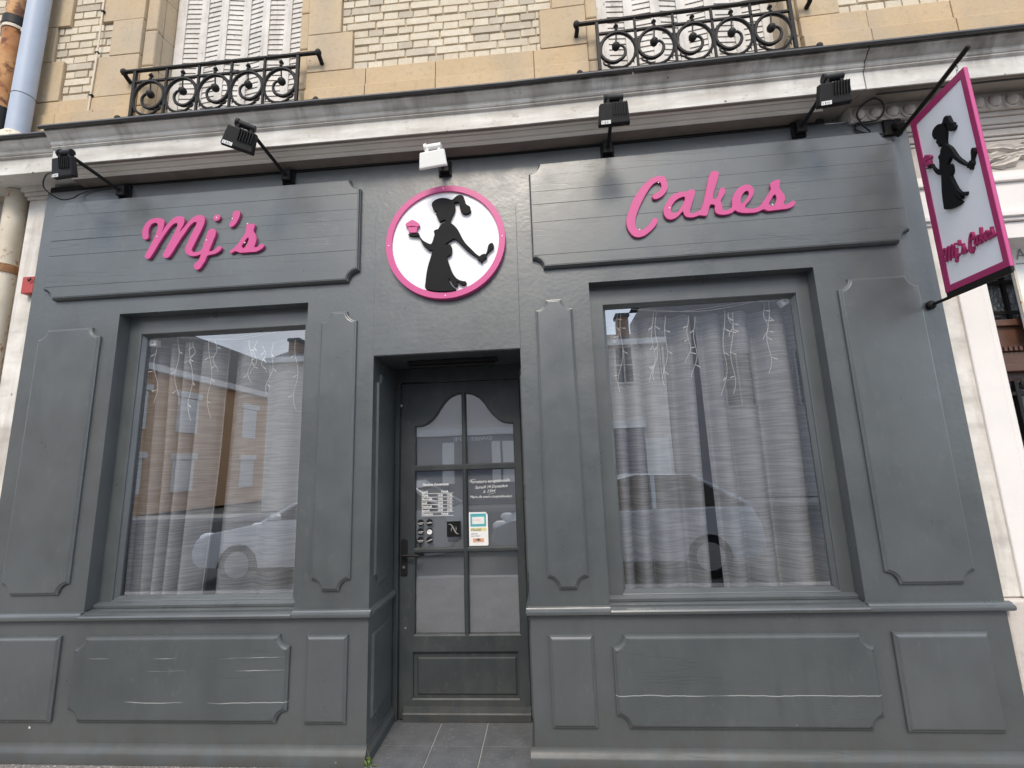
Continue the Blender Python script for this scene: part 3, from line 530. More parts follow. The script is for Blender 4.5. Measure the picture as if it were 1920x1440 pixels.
curtain('grey linen curtain right of the dark slit in the left shop window', lambda v: -2.175-.045*v, lambda v: -1.47, 9, 3, .10)
curtain('pale grey linen curtain left of the dark slit in the right shop window', lambda v: .36, lambda v: .985-.03*v, 12, 4, .10)
curtain('darker grey linen curtain right of the dark slit in the right shop window', lambda v: 1.005+.015*v, lambda v: 1.72, 23, 4, .105)
# icicle string lights hung inside both windows
def icicles(label, x0, x1, zt, spec, seed):
    rg = random.Random(seed); t = thing('string_lights', label, 'string lights', ((x0+x1)/2, .17, zt), 'icicle lights hung inside the shop windows')
    g = G()
    for q in range(2):
        pts = []
        for i in range(25):
            u = i/24; pts.append((x0+(x1-x0)*u, .165+.012*q, zt-.035*math.sin(math.pi*u)*(1-.3*q)+.012*math.sin(9*u+q)))
        g.tube(pts, .0019, 5)
    part('cable', g, 'bulb', t)
    for x, z0, x2, z1 in spec:
        g = G(); n = 14; pts = []; ph = rg.uniform(0, 6)
        for i in range(n+1):
            u = i/n; pts.append((x+(x2-x)*u+.016*math.sin(9*u+ph)*(.3+u), .168+.006*math.sin(7*u+ph), z0+(z1-z0)*u))
        g.tube(pts, .0016, 5); st = part('strand', g, 'bulb', t); g = G()
        for i in range(3, n+1, 4):
            p = Vector(pts[i]); s_ = 1 if rg.random() < .5 else -1; d = Vector((s_*rg.uniform(.5, 1), -.2, -rg.uniform(.1, .9))).normalized(); g.tube([p, p+d*.018], .0017, 5); g.tube([p+d*.016, p+d*.036], .0032, 6)
        part('bulb', g, 'bulb', st)['kind'] = 'stuff'
icicles('tangled white icicle lights hanging inside the left shop window', -2.72, -1.60, 2.545, [(-2.697, 2.526, -2.655, 2.078), (-2.538, 2.536, -2.50, 2.061), (-2.435, 2.492, -2.39, 1.946), (-2.298, 2.504, -2.255, 1.959), (-2.259, 2.502, -2.24, 2.272), (-2.41, 2.50, -2.42, 2.33), (-2.004, 2.488, -1.985, 2.185), (-1.96, 2.48, -1.97, 2.25), (-1.905, 2.444, -1.893, 2.255), (-1.83, 2.46, -1.86, 2.10), (-1.676, 2.47, -1.655, 1.988)], 3)
icicles('white icicle lights drooping inside the right shop window', .41, 1.56, 2.552, [(.489, 2.532, .475, 2.333), (.518, 2.54, .478, 2.01), (.719, 2.518, .681, 2.073), (.74, 2.517, .701, 2.075), (.798, 2.49, .758, 2.038), (.939, 2.48, .911, 2.179), (.98, 2.47, .941, 2.081), (1.168, 2.498, 1.109, 1.964), (1.217, 2.488, 1.158, 1.968), (1.19, 2.49, 1.20, 2.33), (1.418, 2.54, 1.404, 2.30), (1.447, 2.54, 1.389, 2.087)], 4)
for lab, x, z, a in (('small white plug adapter in the upper left corner of the left window', -2.700, 2.500, 0), ('small tilted white sensor box in the upper right corner of the right window', 1.535, 2.530, .5)):
    t = thing('sensor_box', lab, 'sensor', (x, .16, z)); g = G(); c_, s_ = math.cos(a), math.sin(a)
    g.prism([(x+u*c_-v*s_, z+u*s_+v*c_) for u, v in ((-.026, -.022), (.026, -.022), (.026, .022), (-.026, .022))], [], .145, .185, bevel=.004); part('sensor_case', g, 'print_white', t)
    g = G(); g.disc((x, z), .007, .142, .146, 12); part('sensor_lens', g, 'steel', t)
# ------------------------------------------------------------------ the old building above and beside the shopfront
bld = thing('stone_building', 'old cream brick and limestone house above the grey shopfront, with white cornice', 'building', (-.6, .2, 0))
W1 = (-2.905, -1.728); W2 = (.500, 1.785)
# backing wall with its window openings
g = G(); XB = [-5.2, W1[0], W1[1], W2[0], W2[1], 4.6]
for i in range(5):
    if i in (1, 3): continue
    g.quad((XB[i], .112, 3.66), (XB[i+1], .112, 3.66), (XB[i+1], .112, 6.3), (XB[i], .112, 6.3))
for a, b in (W1, W2): g.quad((a, .112, 3.66), (b, .112, 3.66), (b, .112, 4.20), (a, .112, 4.20))
part('mortar_bed', g, 'mortar', bld)
def block(x0, x1, z0, z1, y=.080, mat='stone', yb=.16, jit=True):
    q = .0022; g = G(); j = random.uniform(-.002, .002) if jit else 0
    g.box(x0+q, x1-q, y+j, yb, z0+q, z1-q); return part('stone_block', g, mat, bld, bev=.004)
ZR = [4.100, 4.468, 4.815, 5.138, 5.49, 5.84, 6.19]
# base courses under the bricks
for a, b in ((-5.2, -4.3), (-4.3, -3.62), (-3.62, -3.00), (-1.653, -1.20), (-1.20, -.68), (-.68, .03), (.03, .415), (1.862, 2.30), (2.30, 2.84), (2.84, 3.4), (3.4, 4.6)):
    block(a, b, 4.338, 4.488 if a > -2 else 4.455, .080, 'stone_base'); block(a, b, 4.10, 4.336, .066, 'stone_base')
# quoins beside the two windows and the left hand pier
for k in range(1, 6):
    z0, z1 = ZR[k], ZR[k+1]
    if k == 1: z0 = 4.489
    block(-1.653, -1.305 if k % 2 else -1.398, z0, z1); block(.085 if k % 2 else .178, .415, z0, z1); block(1.862, 2.135 if k % 2 else 2.05, z0, z1)
    zz0 = 4.456 if k == 1 else z0
    block(-3.258 if k == 2 else (-3.362 if k % 2 else -3.262), -3.003, zz0, z1); block(-4.02, -3.628 if k % 2 else -3.735, zz0, z1)
# jamb strips set back beside the openings, the splayed reveals behind them
for k in range(0, 6):
    z0, z1 = ZR[k]-.10*(k > 0), ZR[k+1]-.10
    for a, b in ((W1[0], -3.001), (W1[1], -1.655), (W2[0], .417), (W2[1], 1.860)):
        x0, x1 = min(a, b), max(a, b); g = G(); g.box(x0, x1, .100, .17, z0+.002, z1-.002); part('jamb_stone', g, 'stone', bld, bev=.012)
for a, s_ in ((W1[0], 1), (W1[1], -1), (W2[0], 1), (W2[1], -1)):
    for k in range(0, 6):
        g = G(); x = a-s_*.004; g.add([(x, .17, ZR[k]-.1), (x+s_*.022, .305, ZR[k]-.1), (x+s_*.022, .305, ZR[k+1]-.104), (x, .17, ZR[k+1]-.104), (x-s_*.05, .17, ZR[k]-.1), (x-s_*.05, .305, ZR[k]-.1), (x-s_*.05, .305, ZR[k+1]-.104), (x-s_*.05, .17, ZR[k+1]-.104)],
                     [(0, 1, 2, 3), (0, 1, 5, 4), (3, 2, 6, 7), (0, 4, 7, 3)]); part('reveal_stone', g, 'stone', bld)
    
# bricks, one object each in view, the rows out of view above joined
BM = None
def brick_mesh():
    g = G(); x, y, z, c = .5, .5, .5, .06
    g.add([(-.5, 0, 0), (.5, 0, 0), (.5, 0, 1), (-.5, 0, 1), (-.5+.02, -1, .05), (.5-.02, -1, .05), (.5-.02, -1, .95), (-.5+.02, -1, .95)], [(4, 5, 6, 7), (0, 1, 5, 4), (1, 2, 6, 5), (2, 3, 7, 6), (3, 0, 4, 7)])
    me = bpy.data.meshes.new('brick'); me.from_pydata(g.v, [], g.f); me.materials.append(M['brick'])
    bm = bmesh.new(); bm.from_mesh(me); bmesh.ops.recalc_face_normals(bm, faces=bm.faces); bm.to_mesh(me); bm.free(); return me
BM = brick_mesh(); NB_ = 0; FAR = G()
def bricks(xa, xb, z0, z1, zvis, phase=0):
    global NB_
    rg = random.Random(int(xa(4.5)*100)+999); row = 0; z = z0; H = .0685; b0 = BASE[bld.name]
    while z < z1:
        x_l, x_r = xa(z+.03), xb(z+.03); header = (row+phase) % 2 == 0; L = .1135 if header else .227; x = math.floor((x_l-.05)/L)*L+(.057 if header else 0)+(.03*(row % 4 == 3))
        while x < x_r:
            a, b = max(x, x_l), min(x+L, x_r); x += L
            if b-a < .018: continue
            j = .0045; ww, hh = b-a-2*j+.002, H-.0095
            dz = rg.uniform(-.0012, .0012); dep = .014+rg.uniform(-.003, .003)
            if z < zvis((a+b)/2) and NB_ < 300:
                o = bpy.data.objects.new('brick', BM); COL.objects.link(o); o.parent = bld
                xx, zz = (a+b)/2, z+.0045+dz; o.location = (xx-b0.x, .113-b0.y, zz+sag(xx, 0, zz)-b0.z); o.scale = (ww, dep, hh+rg.uniform(-.002, .0015)); o.rotation_euler = (0, rg.uniform(-.006, .006)-.006*(xx > 0), 0); NB_ += 1
            else: FAR.box(a+j, b-j, .113-dep, .113, z+.0045, z+.0045+hh)
        z += H; row += 1
vis = lambda x: 5.42-.125*(x+3.6)
bricks(lambda z: -1.303 if z < 4.81 else (-1.396 if z < 5.14 else -1.303), lambda z: .083 if z < 4.81 else (.176 if z < 5.14 else .083), 4.490, 6.2, vis)
bricks(lambda z: -3.626 if z < 4.81 else (-3.733 if z < 5.14 else -3.626), lambda z: -3.364 if z < 4.81 else (-3.260 if z < 5.14 else -3.364), 4.457, 6.2, vis, 1)
bricks(lambda z: -5.1, lambda z: -4.022, 4.457, 6.2, lambda x: 5.4 if x > -4.5 else 0)
bricks(lambda z: 2.137 if z < 4.81 else 2.052, lambda z: 4.5, 4.490, 6.2, lambda x: 4.95 if x < 3.6 else 0)
o = part('brick_rows', FAR, 'brick', bld); o['kind'] = 'stuff'
# folding louvred shutters
def shutters(x0, x1, ztop, zvis):
    slat = G(); slat.add([(0, 0, 0), (1, 0, 0), (1, .007, .0455), (0, .007, .0455), (0, .006, -.001), (1, .006, -.001), (1, .013, .044), (0, .013, .044)], [(0, 1, 2, 3), (0, 1, 5, 4), (3, 2, 6, 7), (4, 5, 6, 7), (0, 4, 7, 3), (1, 2, 6, 5)])
    me = bpy.data.meshes.new('slat'); me.from_pydata(slat.v, [], slat.f); me.materials.append(M['shutter'])
    bm = bmesh.new(); bm.from_mesh(me); bmesh.ops.recalc_face_normals(bm, faces=bm.faces); bm.to_mesh(me); bm.free()
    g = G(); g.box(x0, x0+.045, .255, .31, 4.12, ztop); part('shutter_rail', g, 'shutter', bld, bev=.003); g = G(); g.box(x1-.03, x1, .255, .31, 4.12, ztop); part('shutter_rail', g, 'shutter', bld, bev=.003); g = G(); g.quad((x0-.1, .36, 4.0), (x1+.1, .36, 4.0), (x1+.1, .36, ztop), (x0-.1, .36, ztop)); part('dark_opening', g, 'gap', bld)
    n = 6; w_ = (x1-x0-.075)/n; b0 = BASE[bld.name]
    for i in range(n):
        xa = x0+.045+i*w_; xb = xa+w_; ya, yb = (.262, .280) if i % 2 == 0 else (.280, .262)
        if i == 2: ya, yb = .262, .292
        if i == 3: ya, yb = .292, .262
        fx = lambda u: xa+(xb-xa)*u
        g = G()
        for u0, u1 in ((.0, .17), (.83, 1.0)):
            g.add([(fx(u0), ya+(yb-ya)*u0-.006, 4.12), (fx(u1), ya+(yb-ya)*u1-.006, 4.12), (fx(u1), ya+(yb-ya)*u1+.03, 4.12), (fx(u0), ya+(yb-ya)*u0+.03, 4.12), (fx(u0), ya+(yb-ya)*u0-.006, ztop), (fx(u1), ya+(yb-ya)*u1-.006, ztop), (fx(u1), ya+(yb-ya)*u1+.03, ztop), (fx(u0), ya+(yb-ya)*u0+.03, ztop)],
                  [(0, 1, 5, 4), (1, 2, 6, 5), (2, 3, 7, 6), (3, 0, 4, 7)])
        for zz0, zz1 in ((4.12, 4.17),): g.box(fx(.17), fx(.83), min(ya, yb), max(ya, yb)+.02, zz0, zz1)
        lf = part('shutter_leaf', g, 'shutter', bld); z = 4.175; far = G(); ang = math.atan2(yb-ya, xb-xa); c0 = BASE[lf.name]; L = .66*w_
        while z < ztop:
            px, py = fx(.17), ya+(yb-ya)*.17
            if z < zvis:
                o = bpy.data.objects.new('slat', me); COL.objects.link(o); o.parent = lf; o.location = (px-c0.x, py-c0.y, z+sag(px, 0, z)-c0.z); o.scale = (L, 1, 1); o.rotation_euler = (0, -.011*(px > 0), ang)
            else: far.add([(px, py, z), (px+L, py+L*math.sin(ang), z), (px+L, py+L*math.sin(ang)+.012, z+.046), (px, py+.012, z+.046)], [(0, 1, 2, 3)])
            z += .0475
        if far.v: o = part('slat_rows', far, 'shutter', lf); o['kind'] = 'stuff'
shutters(W1[0]+.018, W1[1]-.002, 6.1, 5.52); shutters(W2[0]+.020, W2[1]-.002, 6.1, 5.08)
# cornice: moulded profile (y, z); right of the joint it runs on over the neighbouring entrance
CP = [(.11, 3.905), (-.27, 3.898), (-.275, 3.868), (-.262, 3.864), (-.256, 3.858), (-.248, 3.846), (-.238, 3.838), (-.226, 3.832), (-.222, 3.822), (-.226, 3.814), (-.220, 3.806), (-.212, 3.804), (-.216, 3.794), (-.206, 3.788), (-.200, 3.786), (-.200, 3.673), (-.192, 3.672), (-.188, 3.690), (.11, 3.705)]
BED = [(.10, 3.712), (-.152, 3.706), (-.150, 3.686), (-.138, 3.682), (-.134, 3.692), (-.128, 3.692), (-.128, 3.682), (-.112, 3.666), (-.106, 3.664), (-.103, 3.673), (-.097, 3.673), (-.096, 3.660), (-.088, 3.656), (-.087, 3.643), (-.080, 3.642), (.10, 3.66)]
g = G(); g.sweep(CP, -3.245, 1.985, 26); part('cornice', g, 'cornice', bld, sm=True)
g = G(); g.sweep([(y+.002, z) for y, z in CP], 1.993, 4.6, 4); part('cornice', g, 'cornice', bld, sm=True)
g = G(); g.sweep([(y+.052, z-.002) for y, z in CP], -5.2, -3.2455, 2); part('cornice', g, 'cornice', bld, sm=True)
g = G(); g.sweep(BED, -3.215, 1.80, 26); part('bed_moulding', g, 'moulding_paint', bld)
g = G(); g.sweep([(-.0835, 3.638), (.004, 3.638), (.004, 3.650), (-.0835, 3.650)], -3.212, 1.797, 26); part('underside_board', g, 'board_brown', bld)
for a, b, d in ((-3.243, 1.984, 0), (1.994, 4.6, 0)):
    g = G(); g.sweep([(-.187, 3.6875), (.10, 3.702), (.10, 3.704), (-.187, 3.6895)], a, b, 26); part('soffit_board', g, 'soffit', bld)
# zinc flashing on top of the cornice
ZP = [(.08, 3.925), (-.285, 3.906), (-.300, 3.898), (-.303, 3.886), (-.297, 3.878), (-.288, 3.876), (-.282, 3.884), (-.280, 3.896), (.08, 3.912)]
for a, b, d in ((-3.262, .62, 0), (.624, 4.6, .0), (-5.2, -3.264, .052)):
    g = G(); g.sweep([(y+d, z) for y, z in ZP], a, b, 20); part('zinc_flashing', g, 'zinc', bld, sm=True)
g = G(); g.sweep([(.08, 4.12), (-.02, 3.92), (.08, 3.92)], -5.2, 4.6, 40); part('cornice_slope', g, 'zinc', bld)
# left side: pilaster, recessed wall strip
g = G(); g.box(-3.690, -3.440, .050, .3, 0, 3.60); part('pilaster', g, 'white', bld, bev=.006)
for z0, z1, d in ((3.60, 3.625, .010), (3.627, 3.655, .022), (3.657, 3.702, .038)):
    g = G(); g.box(-3.690-d, -3.46, .050-d, .3, z0, z1); part('capital_moulding', g, 'white', bld, bev=.004)
g = G(); g.box(-5.2, -3.66, .150, .32, 0, 3.70); part('side_wall', g, 'white', bld)
g = G(); g.box(-3.712, -3.692, .10, .149, 0, 3.64); part('corner_fillet', g, 'mortar', bld, bev=.008)
# right side: white entrance pilaster and carved entablature of the house door
g = G(); g.box(2.338, 2.470, .054, .4, .80, 2.955); part('pilaster', g, 'white', bld, bev=.004)
g = G(); g.box(2.468, 2.600, .040, .4, .80, 2.90); part('pilaster_panel', g, 'pinkish', bld, bev=.006)
g = G(); g.box(2.600, 2.652, .052, .4, .80, 2.885); part('pilaster_edge', g, 'pinkish', bld, bev=.014)
g = G(); g.box(2.30, 2.62, .10, .42, .8, 3.70); part('corner_wall', g, 'pinkish', bld); g = G(); g.box(2.345, 2.70, .012, .4, 0, .795); part('pedestal', g, 'frieze', bld, bev=.012)
for y, z0, z1, mt_ in ((.060, 2.80, 2.900, 'pinkish'), (.040, 2.904, 2.925, 'pinkish'), (.022, 2.925, 2.955, 'pinkish'), (.052, 2.957, 3.150, 'pinkish'), (.030, 3.152, 3.180, 'pinkish'), (.046, 3.182, 3.222, 'pinkish'), (.058, 3.224, 3.430, 'frieze'), (.050, 3.432, 3.452, 'frieze'), (.038, 3.454, 3.496, 'frieze'), (.026, 3.498, 3.516, 'frieze'), (.014, 3.518, 3.560, 'frieze'), (.002, 3.562, 3.590, 'frieze')):
    g = G(); g.box(2.335 if z0 > 3.1 else 2.34, 4.6, y, .35, z0, z1); part('entablature_moulding', g, mt_, bld, bev=.004)
g = G(); g.box(2.0, 4.6, -.02, .35, 3.592, 3.700); part('entablature_band', g, 'frieze', bld)
for i in range(18):       # egg and dart course
    x = 2.05+.1*i; g = G(); g.ball((x, -.022, 3.636), .036, 10, 1.15); part('egg_ornament', g, 'frieze', bld, sm=True)
    g = G(); pts = [(x+.046*math.sin(a), -.024, 3.642-.050*math.cos(a)) for a in [k*.42-2.1 for k in range(11)]]; g.tube(pts, .008, 5); part('egg_surround', g, 'frieze', bld, sm=True)
def carved_leaf(px, pz, a, L, cw):
    g = G(); vs = []; n = 10; ca, sa = math.cos(a), math.sin(a)
    for i in range(n+1):
        u = i/n; wv = L*.19*math.sin(math.pi*min(1, .06+u*.92))*(1+.22*math.sin(u*19)); bx = L*u; bz = cw*L*.55*u*u
        for wz, dy in ((-wv, .004), (-wv*.45, -.020), (0, -.012), (wv*.45, -.024), (wv, .004)):
            lx, lz = bx-wz*cw*.6*u, bz+wz; vs.append((px+lx*ca-lz*sa, .052+dy*math.sin(math.pi*min(1, .12+u*.85)), pz+lx*sa+lz*ca))
    g.add(vs, [(i*5+j, i*5+j+1, (i+1)*5+j+1, (i+1)*5+j) for i in range(n) for j in range(4)]); part('leaf_ornament', g, 'frieze', bld, sm=True)
def leafspray(x0, z0, x1, z1):
    pts = [(x0+(x1-x0)*u, .046, z0+(z1-z0)*u+.03*math.sin(3.2*u)) for u in [k/12 for k in range(13)]]; g = G(); g.tube(pts, .010, 6); part('leaf_stem', g, 'frieze', bld, sm=True)
    th = math.atan2(z1-z0, x1-x0)
    for k in range(1, 12):
        for s_ in (1, -1): carved_leaf(pts[k][0], pts[k][2], th+s_*(.55+.25*math.sin(k*2.1)), .16-.035*math.sin(k*1.7), -s_)
    carved_leaf(pts[-1][0], pts[-1][2], th, .17, .2)
leafspray(3.75, 3.37, 2.86, 3.31); leafspray(2.42, 3.35, 2.62, 3.31)
# wooden house door with iron grilles, mostly beyond the right edge
dr = 'wood'
g = G(); g.box(2.652, 4.4, .33, .40, 0, 2.05); door2 = part('entrance_door', g, 'wood', bld)
g = G(); g.box(2.66, 4.4, .40, .45, 2.3, 2.90); part('fanlight_glass', g, 'hammered', door2)
for y, z0, z1 in ((.27, 2.045, 2.09), (.30, 2.09, 2.17), (.29, 2.172, 2.20), (.305, 2.20, 2.33), (.28, 2.33, 2.37)):
    g = G(); g.box(2.655, 4.4, y, .40, z0, z1); part('transom_moulding', g, 'wood', door2, bev=.005)
for i in range(30): 
    g = G(); g.box(2.665+i*.03, 2.682+i*.03, .278, .292, 2.174, 2.197); part('dentil', g, 'wood', door2)
g = G()
for z in (2.42, 2.62, 2.80): g.box(2.655, 4.3, .35, .37, z, z+.022)
for x in (2.70, 2.86, 3.02, 3.18): g.box(x, x+.02, .352, .372, 2.37, 2.88)
for x in (2.78, 2.95): g.tube([(x+.05*math.cos(a)*(1-a/16), .355, 2.70+.05*math.sin(a)*(1-a/16)) for a in [k*.5 for k in range(24)]], .007, 5)
part('fanlight_grille', g, 'iron', door2)
g = G(); g.box(2.72, 4.2, .318, .328, .75, 1.99); part('door_glass', g, 'dark_glass', door2)
g = G()
for x in (2.73, 2.90, 3.04): g.box(x, x+.022, .29, .312, .75, 1.99)
for z in (1.28, 1.60, 1.90): g.box(2.70, 3.6, .292, .314, z, z+.022)
for x, z in ((2.82, 1.96), (2.99, 1.96)): g.tube([(x+.055*math.cos(a)*(1-a/15), .295, z+.055*math.sin(a)*(1-a/15)) for a in [k*.5 for k in range(24)]], .008, 5)
part('door_grille', g, 'iron', door2)
t = thing('notice_plate', 'white framed plate with a letter beside the dark carved house door', 'sign', (3.10, .25, 2.55))
g = G(); g.box(2.985, 3.24, .235, .25, 2.22, 2.845); part('plate', g, 'lamp_white', t, bev=.003)
g = G(); g.prism([(2.985, 2.22), (3.24, 2.22), (3.24, 2.845), (2.985, 2.845)], [[(3.0, 2.235), (3.225, 2.235), (3.225, 2.83), (3.0, 2.83)]], .229, .2345); part('plate_frame', g, 'cream', t)
g = G(); addtext(g, 'A', 3.02, 2.73, .2315, .10); part('lettering', g, 'grey_print', t); g = G(); g.box(3.012, 3.09, .2318, .2335, 2.700, 2.707); part('rule', g, 'grey_print', t)

# ------------------------------------------------------------------ balcony railings
def railing(label, x0, n, pitch, mirror, ends):
    y = .020; zt, zm, zb = 4.588, 4.488, 4.190; x1 = x0+n*pitch
    t = thing('balcony_railing', label, 'railing', ((x0+x1)/2, y, zb), 'ornate iron railings before the upper windows')
    for z, r, e, nm in ((zt, .0125, 1, 'top_rail'), (zb, .010, 1, 'bottom_rail')):
        g = G(); a, b = ends; g.box(a, b, y-r, y+r, z-r*.7, z+r*.7)
        part(nm, g, 'iron', t, bev=.003)
        for ex in (a, b):
            g = G(); g.ball((ex, y, z), .024, 10, 1.15)
            if z == zt: g.tube([(ex, y, z), (ex+.004, y+.02, z-.025), (ex, y+.06, z-.035)], .016, 8)
            else: g.tube([(ex, y, z), (ex, y+.06, z)], .014, 8)
            part('rail_end', g, 'iron', t, sm=True)
    g = G(); g.box(x0, x1, y-.008, y+.008, zm-.007, zm+.007); part('mid_rail', g, 'iron', t)
    for i in range(n+1):
        g = G(); x = x0+i*pitch; q = .011 if i in (0, n) else .008; g.box(x-q, x+q, y-q, y+q, zb+.008, zt-.010); part('baluster', g, 'iron', t, bev=.002)
    for i in range(n):
        cx = x0+(i+.5)*pitch; cz = (zm+zb)/2+.002; m = -1 if mirror else 1; R0 = (zm-zb)/2-.008; g = G(); pts = []; tp = []; KX = .86
        key = [(-52, 1.), (-140, 1.), (-230, 1.), (-320, 1.), (-365, .97), (-410, .78), (-455, .55), (-500, .46), (-545, .42), (-590, .34), (-615, .25)]
        for k in range(61):
            u = k/60*(len(key)-1); q = min(int(u), len(key)-2); f = u-q; f2 = f*f*(3-2*f) if q > 3 else f
            a = R(key[q][0]+(key[q+1][0]-key[q][0])*f); rad = R0*(key[q][1]+(key[q+1][1]-key[q][1])*f)
            pts.append((cx+m*rad*math.cos(a)*KX, y, cz+rad*math.sin(a))); tp.append(.8+.45*math.sin(math.pi*min(1, k/60*1.15)))
        g.tube(pts, .0108, 6, tp); part('scroll', g, 'iron', t, sm=True); e = pts[-1]
        g = G(); g.ball((e[0]+m*.018, y, e[2]), .029, 10); g.tube([(e[0]+m*.018, y, e[2]), (cx, y, zm)], .0055, 6); part('scroll_ball', g, 'iron', t, sm=True)
        g = G()
        for a in (35, 145, 215): 
            aa = R(a); c_, s_ = math.cos(aa), math.sin(aa); tx, tz = -s_, c_; sg = 1 if a != 215 else -1
            if a == 145: sg = -1
            p0 = Vector((cx+m*R0*KX*c_, y, cz+R0*s_)); p1 = Vector((cx+m*(R0*KX+.024)*math.cos(aa-.16*sg), y, cz+(R0+.024)*math.sin(aa-.16*sg))); pa = Vector((cx+m*R0*KX*math.cos(aa+.22*sg), y, cz+R0*math.sin(aa+.22*sg)))
            g.tube([pa, p0, p1], .008, 5, [1.3, 1, .25])
        g.tube([(cx+m*(R0*.56+.022*math.cos(b)), y, cz-R0*.60+.022*math.sin(b)) for b in [2.2-k*.6 for k in range(9)]], .0065, 5); part('leaf_spikes', g, 'iron', t, sm=True)['kind'] = 'stuff'
        g = G(); g.ball((cx, y, zm+.014), .013, 8); g.tube([(cx, y, zm+.02), (cx, y, zm+.034), (cx, y, zm+.044), (cx, y, zm+.058), (cx, y, zm+.070)], .017, 8, [.4, .55, 1.05, .6, .12]); part('finial', g, 'iron', t, sm=True)
railing('black wrought iron railing with scrolls before the left upper window', -2.948, 5, .2532, False, (-3.045, -1.533))
railing('black wrought iron railing with scrolls before the right upper window', .478, 5, .2590, True, (.339, 1.918))

# ------------------------------------------------------------------ pipes and cables on the wall
t = thing('drainpipe', 'rusty cast iron drainpipe with black collar at the far left', 'drainpipe', (-3.975, .0, 3.92), 'pipes at the left edge')
g = G(); g.tube([(-3.975, .0, 3.93), (-3.975, .0, 5.02), (-3.975, 0, 6.2)], .072, 20); part('pipe', g, 'rust', t, sm=True)
g = G(); g.tube([(-3.975, 0, 5.045), (-3.975, 0, 5.12)], .084, 20); part('collar', g, 'black', t, sm=True)
g = G(); g.tube([(-3.975, 0, 5.015), (-3.975, 0, 5.04)], .080, 20); g.box(-3.90, -3.868, -.03, .0, 5.0, 5.032); part('clamp', g, 'cream', t, sm=True)
g = G(); g.tube([(-3.975, 0, 3.93), (-3.975, 0, 4.33)], .079, 20); part('shoe', g, 'black', t, sm=True)
t = thing('drainpipe', 'pale blue grey drainpipe standing in a cream collar on the cornice', 'drainpipe', (-3.79, -.02, 3.92), 'pipes at the left edge')
g = G(); g.tube([(-3.79, -.02, 3.95), (-3.79, -.02, 6.2)], .066, 20); part('pipe', g, 'blue_pipe', t, sm=True)
g = G(); g.tube([(-3.79, -.02, 4.41), (-3.79, -.02, 4.414)], .0675, 20); part('joint', g, 'gap', t, sm=True)
g = G(); g.tube([(-3.79, -.03, 3.93), (-3.79, -.03, 3.99), (-3.79, -.025, 4.06), (-3.79, -.02, 4.085)], .088, 20, [1, 1.02, 1.0, .80]); part('pipe_collar', g, 'cream', t, sm=True)
t = thing('drainpipe', 'cream painted pipe below the cornice beside the red box', 'drainpipe', (-3.815, .06, 0), 'pipes at the left edge')
g = G(); g.tube([(-3.82, .07, 0), (-3.82, .07, 3.69)], .062, 18); part('pipe', g, 'cream', t, sm=True)
for z in (3.05, 1.6): g = G(); g.tube([(-3.82, .07, z), (-3.82, .07, z+.06)], .070, 18); part('bracket', g, 'rust', t, sm=True)
t = thing('wall_cable', 'thin cream cable clipped down the left brick wall', 'cable', (-3.35, .07, 4.2)); g = G()
g.tube([(-3.357, .072, 4.18), (-3.352, .070, 4.42), (-3.344, .068, 4.80), (-3.348, .070, 5.05), (-3.356, .072, 5.32), (-3.36, .072, 6.2)], .0058, 6); part('cable', g, 'cable_white', t, sm=True)
for z in (4.46, 4.84, 5.22): g = G(); g.box(-3.36, -3.335, .062, .08, z, z+.012); part('clip', g, 'black', t)
t = thing('junction_box', 'small red electrical box on the white strip beside the grey shopfront', 'junction box', (-3.55, .03, 2.9))
g = G(); g.box(-3.585, -3.497, .002, .049, 2.862, 2.985); part('box', g, 'red', t, bev=.005); g = G(); g.tube([(-3.54, .0, 2.965), (-3.52, -.012, 2.945), (-3.505, -.012, 2.955), (-3.515, -.006, 2.97)], .004, 6); part('hasp', g, 'black', t); g = G(); g.tube([(-3.52, .03, 2.862), (-3.52, .03, 2.82), (-3.50, .03, 2.79), (-3.485, .05, 2.78)], .005, 6); part('lead', g, 'cable_black', t)

